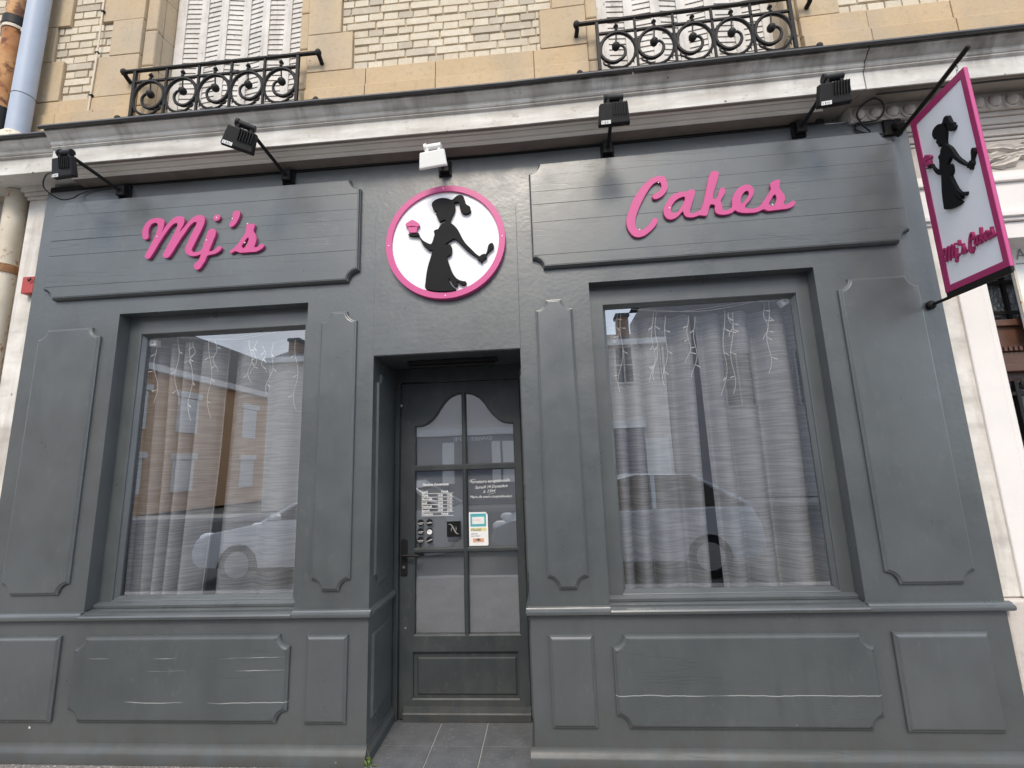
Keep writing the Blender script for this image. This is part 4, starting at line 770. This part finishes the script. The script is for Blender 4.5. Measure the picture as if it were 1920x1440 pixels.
# ------------------------------------------------------------------ floodlights on arms
def floodlight(label, x, z, arm, drop, yaw, mat='black', lab=True, side=0., roll=0.):
    t = thing('floodlight', label, 'floodlight', (x, 0, z), 'floodlights over the shop lettering')
    g = G(); g.box(x-.043, x+.043, -.014, .001, z-.052, z+.052); pl = part('mount_plate', g, 'black', t, bev=.002); g = G()
    g.box(x-.030, x+.030, -.05, -.014, z-.040, z+.03)
    for dx in (-.033, .033):
        for dz in (-.042, .042): g.tube([(x+dx, -.013, z+dz), (x+dx, -.020, z+dz)], .005, 6)
    part('socket', g, 'black', pl)
    hx, hy, hz = x+side, -arm, z+drop
    g = G(); g.tube([(x, -.03, z-.01), (hx, hy+.02, hz)], .0115, 10); part('arm', g, 'black', t, sm=True)
    Rm = Matrix.Rotation(R(yaw), 3, 'Z') @ Matrix.Rotation(R(12), 3, 'X') @ Matrix.Rotation(R(roll), 3, 'Y'); T = lambda p: tuple(Rm @ Vector(p)+Vector((hx, hy, hz)))
    def tr(g_): g_.v = [T(p) for p in g_.v]; return g_
    g = G(); g.tube([(-.042, 0, .0), (.052, 0, .0)], .020, 12); g.tube([(-.056, 0, 0), (-.042, 0, 0)], .026, 10); part('hinge', tr(g), mat, t, sm=True)
    g = G(); g.box(-.050, -.028, -.018, .018, -.045, .012); g.box(.030, .048, -.014, .014, -.045, .008); part('yoke', tr(g), mat, t, bev=.003)
    HL, TH = (.120, .006) if mat == 'black' else (.098, -.012)
    g = G()   # shell: wider towards the glass and the lower lip
    a = [(-.082, -.030, -.038), (.072, -.030, -.033), (.084, -.030, -.033-HL), (-.092, -.030, -.037-HL), (-.088, TH, -.033), (.078, TH, -.028), (.090, TH, -.038-HL), (-.098, TH, -.042-HL)]
    g.add(a, [(0, 1, 2, 3), (4, 5, 6, 7), (0, 1, 5, 4), (1, 2, 6, 5), (2, 3, 7, 6), (3, 0, 4, 7)]); hd = part('lamp_head', tr(g), mat, t, bev=.006)
    if mat == 'black':
        g = G()
        for k in range(6): u = -.012+.015*k; g.box(u, u+.004, -.040, -.028, -.110, -.038)
        part('fin', tr(g), mat, hd)
    g = G(); g.quad((-.08, TH+.0015, -.05), (.07, TH+.0015, -.05), (.08, TH+.0015, -.03-HL), (-.088, TH+.0015, -.03-HL)); part('lens', tr(g), 'dark_glass', hd)
    if lab:
        g = G(); g.quad((-.083, -.0315, -.158), (-.028, -.0315, -.157), (-.027, -.0315, -.136), (-.081, -.0315, -.137)); st = part('sticker', tr(g), 'label_paper', hd)
        g = G()
        for a_, b_ in ((-.075, -.073), (-.062, -.058), (-.050, -.047), (-.040, -.038)): g.quad((a_, -.0322, -.155), (b_, -.0322, -.155), (b_, -.0322, -.142), (a_, -.0322, -.142))
        part('print', tr(g), 'black', hd)
floodlight('black floodlight leftmost on the shopfront, with cable loop beside it', -2.883, 3.562, .345, .070, -10, side=-.085, roll=6)
floodlight('black floodlight on a slanting arm above the letters Mj\'s, near the round sign', -1.685, 3.577, .405, .080, 18, side=-.045, roll=16)
floodlight('white floodlight directly above the round pink sign', -.597, 3.545, .21, .015, -6, 'lamp_white', False, -.03)
floodlight('black floodlight hanging left above the word Cakes', .478, 3.572, .36, .075, 2)
floodlight('black floodlight nearest the hanging sign, above the word Cakes', 1.685, 3.588, .33, .07, -4, side=.035)
def cable(label, pts, r=.0042):
    t = thing('power_cable', label, 'cable', pts[0]); g = G(); P = [Vector(p) for p in pts]; q = []
    for i in range(len(P)-1):
        a, b, c, d = P[max(i-1, 0)], P[i], P[i+1], P[min(i+2, len(P)-1)]
        for k in range(6):
            u = k/6; q.append(.5*((2*b)+(-a+c)*u+(2*a-5*b+4*c-d)*u*u+(-a+3*b-3*c+d)*u**3))
    q.append(P[-1]); g.tube(q, r, 6); part('cord', g, 'cable_black', t, sm=True)
cable('black cable looping under the leftmost floodlight to the shopfront top', [(-3.00, -.34, 3.50), (-3.10, -.33, 3.505), (-3.17, -.28, 3.45), (-3.17, -.18, 3.43), (-3.20, -.08, 3.50), (-3.22, -.02, 3.57), (-3.12, -.012, 3.602), (-2.92, -.010, 3.614)])
cable('black cable coil beside the hanging sign arm', [(1.72, -.012, 3.515), (1.95, -.012, 3.512), (2.10, -.014, 3.515), (2.06, -.03, 3.56), (2.02, -.05, 3.62), (2.04, -.08, 3.66), (2.10, -.10, 3.68), (2.16, -.08, 3.66), (2.18, -.05, 3.62), (2.14, -.03, 3.585), (2.05, -.012, 3.59), (2.03, -.012, 3.55), (2.08, -.012, 3.52), (2.20, -.012, 3.495)], .005)
cable('black cable laid along the joint under the right hand cornice', [(2.08, -.15, 3.668), (2.35, -.15, 3.670), (2.8, -.155, 3.672), (3.4, -.15, 3.671), (4.4, -.15, 3.672)], .006)
# ------------------------------------------------------------------ lettering and signs
DOT = (-2.1474, 3.2866)
xr = lambda p: (min(a for a, b in p), max(a for a, b in p))
def screw(parent, x, z, y, r=.0042, mp=None):
    g = G()
    if mp: n = 8; g.prism([(x+r*math.cos(6.283*k/n), z+r*math.sin(6.283*k/n)) for k in range(n)], [], y-.002, y+.001, mp)
    else: g.disc((x, z), r, y-.002, y+.001, 8)
    part('screw', g, 'screw', parent)
t = thing('wall_lettering', 'pink script letters reading Mj\'s on the left grey board', 'lettering', (-2.3, -.04, 3.1), 'pink shop name')
for nm, p, h in (('letter', MJ, []), ('letter_dot', [(DOT[0]+.024*math.cos(6.283*k/18), DOT[1]+.024*math.sin(6.283*k/18)) for k in range(18)], []), ('apostrophe', AP, []), ('letter', LS, [LSH])):
    g = G(); g.prism(curve(p), [curve(q) for q in h], -.056, -.040, bevel=.0014); part(nm, g, 'pink', t)
for x, z in ((-2.562, 3.180), (-2.205, 3.128), (-2.147, 3.287), (-2.035, 3.270), (-1.925, 3.225), (-1.935, 3.090)): screw(t, x, z, -.056)
t = thing('wall_lettering', 'pink script letters reading Cakes on the right grey board', 'lettering', (1.05, -.04, 3.1), 'pink shop name')
for nm, p, h in (('letter', CC, []), ('joined_letters', AK, [AH, EH, SH2])):
    g = G(); g.prism(curve(p), [curve(q) for q in h], -.056, -.040, bevel=.0014); part(nm, g, 'pink', t)
CX0, CX1 = xr(CC); AX0, AX1 = xr(AK); CZ1 = max(b for a, b in CC); CZ0 = min(b for a, b in CC)
for x, z in ((CX1-.055, CZ1-.045), (CX0+.075, CZ0+.05), (AX0+.038, AK[-1][1]), (AX1-.135, AK[70][1])): screw(t, x, z, -.056)
RC = (-.595, 3.011)
t = thing('round_sign', 'round white sign with pink rim and black figure of a woman holding a cupcake', 'sign', (-.595, -.006, 3.01))
g = G(); g.disc(RC, .372, -.028, -.006, 72); part('board', g, 'sign_white', t)
g = G(); g.disc(RC, .389, -.042, -.006, 72, .349); part('rim', g, 'pink', t, bev=.002)
g = G(); g.prism(curve(FIG, 2), [], -.050, -.030, bevel=.0012); part('figure', g, 'black_sign', t)
g = G(); g.prism(curve(CT, 3), [], -.050, -.030, bevel=.001); part('cake_top', g, 'pink', t)
g = G(); g.prism(CB, [], -.050, -.030, bevel=.001); part('cake_case', g, 'pink', t)
for a in (91, 1, 181, 270): screw(t, RC[0]+.369*math.cos(R(a)), RC[1]+.369*math.sin(R(a)), -.042)
for a in (110, 83, 5, 180): screw(t, RC[0]+.333*math.cos(R(a)), RC[1]+.333*math.sin(R(a)), -.028, .003)
# hanging sign at right angles to the wall
HX = 2.250; mp = lambda u, v, d: (HX+d, -u, v)      # u counts outwards from the wall
t = thing('hanging_sign', 'white hanging sign with pink frame and black cake lady figure, on black wall arm', 'sign', (2.25, 0, 2.9))
g = G(); g.prism([(.136, 2.432), (.490, 2.432), (.490, 3.490), (.136, 3.470)], [], .004, .014, mp); part('board', g, 'sign_white', t)
g = G(); FRO, FRI = [(.132, 2.428), (.496, 2.428), (.497, 3.500), (.132, 3.474)], [(.166, 2.462), (.469, 2.462), (.470, 3.458), (.166, 3.434)]; g.prism(FRO, [FRI], .001, .017, mp); fr_ = part('frame', g, 'pink', t)
for d0, d1 in ((-.0015, .0008), (.0172, .0195)):
    g = G(); g.prism([(.1325, 2.4285), (.4955, 2.4285), (.4965, 3.4995), (.1325, 3.4735)], [FRI], d0, d1, mp); part('frame_face', g, 'pink_dark', fr_)
fx0, fx1 = xr(CT+FIG); fz0 = min(b for a, b in FIG); fz1 = max(b for a, b in FIG)
K = lambda p: [(.178+(a-fx0)/(fx1-fx0)*.292, 2.840+(b-fz0)/(fz1-fz0)*.490) for a, b in p]
for side in (0, 1):
    d0, d1 = (-.016, .004) if not side else (.034, .014)
    g = G(); g.prism(curve(K(FIG), 2), [], d0, d1, mp); part('figure', g, 'black_sign', t)
    g = G(); g.prism(curve(K(CT), 2), [], d0, d1, mp); part('cake_top', g, 'pink_dark', t); g = G(); g.prism(K(CB), [], d0, d1, mp); part('cake_case', g, 'pink_dark', t)
    mx0, mx1 = xr(MJ)[0], xr(LS)[1]; mz0 = min(b for a, b in MJ)
    Km = lambda p: [(.172+(a-mx0)/(mx1-mx0)*.138, 2.560+(b-mz0)*.265) for a, b in p]
    Kc = lambda p: [(.322+(a-CX0)/(AX1-CX0)*.148, 2.566+(b-CZ0)*.265) for a, b in p]
    e0 = -.010 if not side else .028
    for nm, p, h in (('letter', Km(MJ), []), ('apostrophe', Km(AP), []), ('letter', Km(LS), [Km(LSH)]), ('letter', Kc(CC), []), ('joined_letters', Kc(AK), [Kc(AH), Kc(EH), Kc(SH2)]), ('letter_dot', Km([(DOT[0]+.024*math.cos(6.283*k/10), DOT[1]+.024*math.sin(6.283*k/10)) for k in range(10)]), [])):
        g = G(); g.prism(curve(p, 2), [curve(q, 2) for q in h], e0, .004 if not side else .014, mp); part(nm, g, 'pink_dark', t)
g = G(); g.box(2.195, 2.300, -.016, .02, 3.490, 3.640); part('wall_plate', g, 'iron', t, bev=.003)
g = G(); g.tube([(2.259, -.012, 3.545), (2.259, -.06, 3.505)], .024, 8); g.tube([(2.259, -.02, 3.475), (2.259, -.30, 3.528), (2.259, -.535, 3.582)], .0125, 12); part('arm', g, 'iron', t, sm=True)
g = G(); g.tube([(2.259, -.536, 3.5825), (2.259, -.538, 3.583)], .0095, 10); part('arm_bore', g, 'gap', t)
g = G(); g.tube([(2.259, -.13, 2.402), (2.259, -.49, 2.402)], .008, 8); g.tube([(2.259, 0, 2.402), (2.259, -.14, 2.402)], .009, 8); g.box(2.2515, 2.2665, -.495, -.133, 2.405, 2.4275); part('lower_bar', g, 'iron', t)
g = G(); g.ball((2.259, -.012, 2.402), .026, 14); part('wall_rosette', g, 'iron', t, sm=True)
for yy in (-.455, -.155):
    g = G(); zt_ = 3.475+.20*(abs(yy)-.02); 
    for k in range(3):
        zc = 3.50+(zt_-3.50)*(k+.5)/3; h = max(.010, (zt_-3.50)/5)
        g.tube([((2.259+.006*math.cos(a) if k % 2 else 2.259), (yy if k % 2 else yy+.006*math.cos(a)), zc+h*math.sin(a)) for a in [q*.6283 for q in range(11)]], .0022, 5)
    part('chain_link', g, 'steel', t)
# notices stuck on the door glass
Y0 = .4508
t = thing('opening_hours', 'white opening hours lettering on the left middle pane of the shop door', 'notice', (-.77, Y0, 1.35))
g = G(); addtext(g, 'Horaires d\'ouvertures', -.873, 1.459, Y0, .025, sx=.80, bold=.010)
rows = (('Lundi', None), ('Mardi', '17:00'), ('Mercredi', '17:00'), ('Jeudi', '17:00'), ('Vendredi', '17:00'), ('Samedi', '17:00'), ('Dimanche', None))
for i, (d, h) in enumerate(rows):
    z = 1.411-.0248*i; addtext(g, d, -.881, z, Y0, .0225, sx=.84, bold=.010)
    if h: addtext(g, '10:00', -.770, z, Y0, .0215, sx=.76, bold=.010); addtext(g, h, -.706, z, Y0, .0215, sx=.76, bold=.010)
    else: addtext(g, 'Fermé', -.744, z, Y0, .0225, sx=.82, bold=.010)
part('lettering', g, 'print_white', t); g = G()
for i in range(7): z = 1.405-.0248*i; g.quad((-.882, Y0, z), (-.661, Y0, z), (-.661, Y0, z+.0026), (-.882, Y0, z+.0026))
part('ruled_lines', g, 'print_white', t)
t = thing('handwritten_notice', 'handwritten white closing notice on the right middle pane of the shop door', 'notice', (-.40, Y0, 1.42)); rg = random.Random(8)
for body, x0, x1, z, sz in (('Fermeture exceptionnelle', -.542, -.268, 1.466, .030), ('Samedi 14 Décembre', -.510, -.285, 1.429, .028), ('à 15H', -.455, -.368, 1.399, .028), ('Merci de votre compréhension', -.545, -.258, 1.368, .024)):
    vs, fs = textmesh(body, sz, shear=.32, bold=.0); m_ = max(v[0] for v in vs); k = (x1-x0)/m_; g = G()
    g.add([(x0+u*k, Y0, z+v+.0016*math.sin(u*190)+.0009*math.sin(u*431)+.006*(u/m_)*(1 if body[0] != 'M' else -.2)) for u, v in vs], fs); part('handwriting', g, 'print_white', t)
g = G(); g.tube([(-.552, Y0, 1.478), (-.535, Y0, 1.492), (-.505, Y0, 1.494)], .0012, 4); g.tube([(-.418, Y0, 1.391), (-.385, Y0, 1.394), (-.366, Y0, 1.402)], .001, 4); part('flourish', g, 'print_white', t)
lab6 = ['in the top row at left', 'in the top row at right', 'in the middle row at left', 'in the middle row at right, half white', 'in the bottom row at left', 'in the bottom row at right']
for i in range(6):
    x, z = (-.889, -.827)[i % 2], (1.213, 1.155, 1.098)[i//2]
    t = thing('round_sticker', 'small round black sticker on the door glass, '+lab6[i], 'sticker', (x, Y0, z), 'six round stickers on the shop door')
    g = G(); g.disc((x, z), .0235, Y0, Y0+.0008, 28); part('disc', g, 'black', t); g = G()
    if i == 3: g.prism([(x+.0185*math.cos(R(a)), z-.003+.0165*math.sin(R(a))) for a in range(0, 360, 20)], [], Y0-.0006, Y0-.0002); part('print', g, 'print_white', t); g = G(); addtext(g, 'thé', x-.0115, z, Y0-.0012, .013); part('lettering', g, 'black', t)
    else:
        b_ = ['cookies', 'muffins', 'cupcakes', '', 'brownies', 'café'][i]; vs, fs = textmesh(b_, .0125, align='CENTER', bold=.006); kx = .040/(max(v[0] for v in vs)-min(v[0] for v in vs)); s_ = .35 if i == 5 else .06
        g.add([(x+u*kx, Y0-.0006, z-.004+v+u*kx*s_) for u, v in vs], fs)
        if i in (0, 2, 4): g.quad((x-.014, Y0-.0006, z-.011), (x+.014, Y0-.0006, z-.010), (x+.014, Y0-.0006, z-.0085), (x-.014, Y0-.0006, z-.0095))
        part('lettering', g, 'print_white', t)
t = thing('square_sticker', 'black square sticker with a grey letter N on the door glass', 'sticker', (-.66, Y0, 1.167))
g = G(); g.box(-.707, -.612, Y0, Y0+.0009, 1.116, 1.218); part('square', g, 'black_sign', t); g = G()
def swash(pts, w):
    n = len(pts); o = []
    for s_ in (1, -1):
        seq = range(n) if s_ == 1 else range(n-1, -1, -1)
        for i in seq:
            a = Vector(pts[max(i-1, 0)]); b = Vector(pts[min(i+1, n-1)]); d = (b-a).normalized(); p = Vector(pts[i])+Vector((-d.y, d.x))*s_*w*math.sin(math.pi*(.06+.88*i/(n-1))); o.append((p.x, p.y))
    return o
g.prism(swash([(-.697, 1.200), (-.680, 1.198), (-.668, 1.185), (-.658, 1.165), (-.648, 1.147), (-.636, 1.136), (-.624, 1.134)], .0042), [], Y0-.0012, Y0-.0004)
g.prism(swash([(-.678, 1.150), (-.676, 1.168), (-.671, 1.182)], .0026), [], Y0-.0012, Y0-.0004); g.prism(swash([(-.647, 1.152), (-.643, 1.168), (-.645, 1.186)], .0026), [], Y0-.0012, Y0-.0004); part('emblem', g, 'grey_print', t)
g = G(); addtext(g, 'NESPRESSO', -.697, 1.084, Y0, .0155, sx=.86, bold=.004); part('lettering', g, 'black', t)
t = thing('card_sticker', 'white sticker with teal top panel and small print on the right door pane', 'sticker', (-.49, Y0, 1.16))
g = G(); g.prism([(-.555, 1.056), (-.430, 1.056), (-.425, 1.064), (-.426, 1.255), (-.440, 1.274), (-.555, 1.274)], [], Y0-.0006, Y0+.0006); part('sheet', g, 'print_white', t)
for nm, m_, x0, x1, z0, z1 in (('teal_panel', 'teal', -.545, -.438, 1.180, 1.264), ('card_picture', 'label_paper', -.533, -.450, 1.196, 1.243), ('yellow_band', 'yellow', -.545, -.436, 1.150, 1.172), ('orange_mark', 'orange_print', -.530, -.455, 1.078, 1.104)):
    g = G(); d = .0012 if nm != 'card_picture' else .0018; g.box(x0, x1, Y0-d, Y0-d+.0003, z0, z1); part(nm, g, m_, t)
g = G()
for z, x0, x1, s_ in ((1.222, -.528, -.455, .012),): addtext(g, 'RESTAURANT', x0, z-.004, Y0-.0026, s_, sx=.72)
part('lettering', g, 'orange_print', t); g = G()
for z, b_ in ((1.160, 'ticket  accepté'), (1.151, 'ici  bienvenue'), (1.130, 'paiement'), (1.116, 'sans contact')): addtext(g, b_, -.541, z, Y0-.0022, .0125, sx=.95, bold=.004)
g.prism(swash([(-.512, 1.090), (-.500, 1.098), (-.488, 1.098), (-.474, 1.089)], .004), [], Y0-.0022, Y0-.0016); g.disc((-.492, 1.090), .0055, Y0-.0022, Y0-.0016, 12); part('small_print', g, 'navy', t)
# weed in the corner of the doorstep
t = thing('weed', 'small green weed growing in the corner beside the doorstep', 'plant', (-1.040, -.02, .0)); rg = random.Random(2)
for k in range(11):
    a = rg.uniform(0, 6.283); L = rg.uniform(.025, .055); e = rg.uniform(.5, 1.35); zb = rg.uniform(.004, .03); g = G(); d = Vector((math.cos(a)*math.cos(e), math.sin(a)*math.cos(e)-.15, math.sin(e))).normalized(); s_ = d.cross(Vector((0, 0, 1))).normalized(); b0 = Vector((-1.040+rg.uniform(-.012, .012), -.022+rg.uniform(-.015, .015), zb)); vs = []
    for i in range(6):
        u = i/5; c_ = b0+d*L*u+Vector((0, 0, -.016*u*u)); w_ = .0065*math.sin(math.pi*min(1, .1+u*.9)); vs += [c_-s_*w_, c_+Vector((0, 0, -.0015)), c_+s_*w_]
    g.add(vs, [(i*3+j, i*3+j+1, (i+1)*3+j+1, (i+1)*3+j) for i in range(5) for j in range(2)]); part('leaf', g, 'leaf', t)
g = G(); g.tube([(-1.040, -.022, 0), (-1.042, -.024, .035)], .003, 5); part('stem', g, 'leaf', t)

# ------------------------------------------------------------------ what the windows mirror: the other side of the street and parked cars
M['render_stone'] = plain('pale_render', (.62, .565, .51), .9, 0, .12, 2, 30, .003); M['ochre'] = plain('ochre_render', (.58, .36, .20), .9, 0, .10, 2, 30, .003)
M['slate'] = plain('slate_roof', (.085, .09, .10), .7, 0, .25, 4, 40, .004); M['shop_dark'] = plain('dark_blue_shop_paint', (.13, .135, .155), .5); M['white_wall'] = plain('white_panel', (.74, .72, .69), .7); M['chimney_brick'] = plain('brown_chimney_brick', (.25, .16, .11), .9)
M['grey_render'] = plain('grey_render', (.30, .285, .28), .9, 0, .15, 2, 30, .003)
def house(label, x0, x1, eave, ridge, wall, wins, floor_dark=None, chim=(), fm='white_wall'):
    y = -16.5; t = thing('town_house', label, 'house', ((x0+x1)/2, y, 0), 'houses across the street, mirrored in the glass')
    g = G(); g.box(x0, x1, y-7, y, 0, eave); part('wall', g, wall, t, nosag=True)
    g = G(); g.box(x0-.05, x1+.05, y-.2, y+.28, eave-.02, eave+.22); part('eave_cornice', g, 'white_wall', t, nosag=True)
    g = G(); g.add([(x0, y+.1, eave+.2), (x1, y+.1, eave+.2), (x1, y-1.4, ridge), (x0, y-1.4, ridge), (x0, y-7, ridge), (x1, y-7, ridge)], [(0, 1, 2, 3), (3, 2, 5, 4)]); part('roof', g, 'slate', t, nosag=True)
    for (a, b, c, d) in wins:
        g = G(); g.prism([(a-.10, c-.10), (b+.10, c-.10), (b+.10, d+.10), (a-.10, d+.10)], [[(a, c), (b, c), (b, d), (a, d)]], y+.05, y-.02, bevel=.0); f = part('window_frame', g, fm, t, nosag=True); g = G(); g.quad((a, y+.004, c), (b, y+.004, c), (b, y+.004, d), (a, y+.004, d)); part('pane', g, 'dark_glass', f, nosag=True)
        g = G(); g.box((a+b)/2-.03, (a+b)/2+.03, y+.006, y+.04, c, d); g.box(a, b, y+.008, y+.036, (c+d)/2-.02, (c+d)/2+.02); part('glazing_bar', g, fm, f, nosag=True)
    if floor_dark:
        a, b, c = floor_dark; g = G(); g.box(a, b, y+.0, y+.12, 0, c); part('shop_fascia', g, 'shop_dark', t, nosag=True); g = G(); g.box(a-.1, b+.1, y, y+.2, c+.005, c+.30); part('string_course', g, 'white_wall', t, nosag=True)
    for a, b, zt in chim:
        g = G(); g.box(a, b, y-1.5, y-.8, ridge-.8, zt); c_ = part('chimney', g, 'chimney_brick', t, nosag=True); g = G(); g.box(a-.06, b+.06, y-1.56, y-.74, zt, zt+.14); part('chimney_cap', g, 'slate', c_, nosag=True)
    return t
t = house('pale stone town house across the street with dark blue shop ground floor', -12.4, 5.1, 6.5, 7.4, 'render_stone', [(3.07, 3.75, 4.90, 6.40), (4.86, 5.0, 4.9, 6.4), (1.2, 1.9, 4.9, 6.4), (-.7, 0, 4.9, 6.4), (-2.6, -1.9, 4.9, 6.4), (-4.5, -3.8, 4.9, 6.4), (-6.5, -5.8, 4.9, 6.4), (-8.5, -7.8, 4.9, 6.4), (-10.6, -9.9, 4.9, 6.4)], (-7.2, 4.0, 2.95), ((3.4, 3.9, 8.05), (-12.0, -11.55, 7.75)), 'render_stone')
y = -16.5
g = G(); g.box(4.02, 4.95, y, y+.16, 0, 2.5); part('pillar', g, 'white_wall', t, nosag=True)
for a, b, c, d in ((-4.59, -4.07, .9, 2.66), (-2.42, -2.05, .9, 2.66), (-1.95, -1.41, .9, 2.66), (1.2, 2.4, .5, 2.3)):
    g = G(); g.box(a, b, y+.12, y+.14, c, d); part('window_blind', g, 'white_wall', t, nosag=True)
g = G(); vs, fs = textmesh('SWISS LIFE', .235, bold=.003); k = 1.70/max(v[0] for v in vs); g.add([(-2.38-u*k, y+.135, 2.72+v) for u, v in vs], fs); part('lettering', g, 'print_white', t, nosag=True)
t = house('tall grey gabled house across the street, right of the pale one', 5.15, 14, 9.5, 10.2, 'grey_render', [(7.5, 8.6, 3.7, 5.9), (10.4, 11.5, 3.7, 5.9)], None, (), 'grey_render')
t = thing('corner_house', 'ochre corner house with slate roof on the side street opposite', 'house', (-20, -20, 0))
g = G(); g.box(-26, -17.6, -27, -14.4, 0, 6.3); part('wall', g, 'ochre', t, nosag=True); g = G(); g.box(-26.1, -17.3, -27.1, -14.2, 6.3, 6.6); part('eave_cornice', g, 'white_wall', t, nosag=True)
g = G(); g.add([(-26, -14.3, 6.6), (-17.4, -14.3, 6.6), (-17.4, -27, 6.6), (-26, -27, 6.6), (-25, -15.6, 9.0), (-18.6, -15.6, 9.0), (-18.6, -26, 9.0), (-25, -26, 9.0)], [(0, 1, 5, 4), (1, 2, 6, 5), (2, 3, 7, 6), (3, 0, 4, 7), (4, 5, 6, 7)]); part('roof', g, 'slate', t, nosag=True)
for a, b in ((-18.9, -17.6), (-23.6, -22.4), (-15.9, -14.9)):
    for c, d in ((3.7, 5.4), (.9, 2.4)):
        g = G(); g.box(-17.64, -17.54, a, b, c, d); part('shutter_panel', g, 'white_wall', t, nosag=True); g = G(); g.box(-17.7, -17.48, a-.15, b+.15, d+.02, d+.3); part('lintel', g, 'white_wall', t, nosag=True)
def car(label, x0, sgn, col, yc, win):
    mt_ = bpy.data.materials.new('car_paint'); M['cp'] = plain('car_paint_'+win, col, .22, .2, .03); t = thing('parked_car', label, 'car', (x0+sgn*2.1, yc, -.12), 'cars parked along the kerb behind the photographer')
    zb = -.12; P = lambda l: [(x0+sgn*a, zb+b) for a, b in l]; hw = .86
    body = [(.05, .35), (.02, .52), (.08, .70), (.35, .80), (1.15, .93), (1.4, .96), (3.5, 1.0), (3.95, .98), (4.05, .75), (4.08, .45), (3.95, .28), (3.62, .26), (3.55, .46), (3.38, .60), (3.18, .60), (3.0, .46), (2.94, .26), (1.14, .26), (1.08, .46), (.92, .60), (.70, .60), (.52, .46), (.46, .26), (.15, .28)]
    mpc = lambda u, v, d: (u, yc+d, v)
    g = G(); g.prism(P(body), [], -hw, hw, mpc, bevel=.03); b_ = part('body', g, 'cp', t, nosag=True, bev=.03)
    cab = [(1.15, .93), (2.0, 1.40), (2.35, 1.47), (3.2, 1.45), (3.95, 1.0)]
    g = G(); A = P(cab); n = len(A); tw = [hw-.04, .62, .60, .60, hw-.06]
    g.add([(u, yc-w_, v) for (u, v), w_ in zip(A, tw)]+[(u, yc+w_, v) for (u, v), w_ in zip(A, tw)], [(k, k+1, n+k+1, n+k) for k in range(n-1)]+[tuple(range(n)), tuple(n+k for k in range(n))]); part('windows', g, 'dark_glass', t, nosag=True)
    g = G(); g.add([(x0+sgn*a, yc+s_*.61, zb+b) for a, b in ((2.0, 1.41), (2.35, 1.485), (3.2, 1.465), (3.4, 1.36)) for s_ in (-1, 1)], [(2*k, 2*k+1, 2*k+3, 2*k+2) for k in range(3)]); part('roof', g, 'cp', t, nosag=True)
    for a, b, c, d, wa, wb in ((1.15, .93, 2.0, 1.41, hw-.04, .62), (2.55, .98, 2.6, 1.47, hw-.04, .6), (3.95, 1.0, 3.2, 1.46, hw-.05, .6)):
        for s_ in (-1, 1): g = G(); g.tube([(x0+sgn*a, yc+s_*wa, zb+b), (x0+sgn*c, yc+s_*wb, zb+d)], .035, 6); part('pillar', g, 'cp', t, nosag=True)
    for a in (.80, 3.28):
        for s_ in (-1, 1):
            y0_ = yc+s_*(hw-.10); g = G(); g.tube([(x0+sgn*a, y0_-.10, zb+.31), (x0+sgn*a, y0_+.10, zb+.31)], .31, 24); wh = part('wheel', g, 'black', t, nosag=True); g = G(); g.tube([(x0+sgn*a, y0_+s_*.095, zb+.31), (x0+sgn*a, y0_+s_*.112, zb+.31)], .20, 16); part('rim', g, 'grey_print', wh, nosag=True)
    for s_ in (-1, 1): g = G(); g.ball((x0+sgn*.14, yc+s_*.66, zb+.70), .13, 12, .7); part('headlight', g, 'print_white', t, nosag=True, sm=True); g = G(); g.ball((x0+sgn*1.45, yc+s_*.98, zb+1.02), .10, 10, .7); part('mirror', g, 'cp', t, nosag=True, sm=True)
    g = G(); g.box(min(x0+sgn*.0, x0+sgn*.06), max(x0, x0+sgn*.06), yc-.26, yc+.26, zb+.42, zb+.53); part('number_plate', g, 'print_white', t, nosag=True)
car('silver blue car parked at the kerb on the right', -1.0, 1, (.42, .47, .52), -5.05, 'a')
car('white car parked at the kerb on the left', -5.75, 1, (.62, .64, .66), -5.10, 'b')
for o in bpy.data.objects:      # flat print: letters of one notice stay one part
    if o.parent and o.name.split('.')[0] in ('lettering', 'handwriting', 'print', 'ruled_lines', 'small_print', 'emblem', 'flourish', 'leaf_spikes'): o['kind'] = 'stuff'
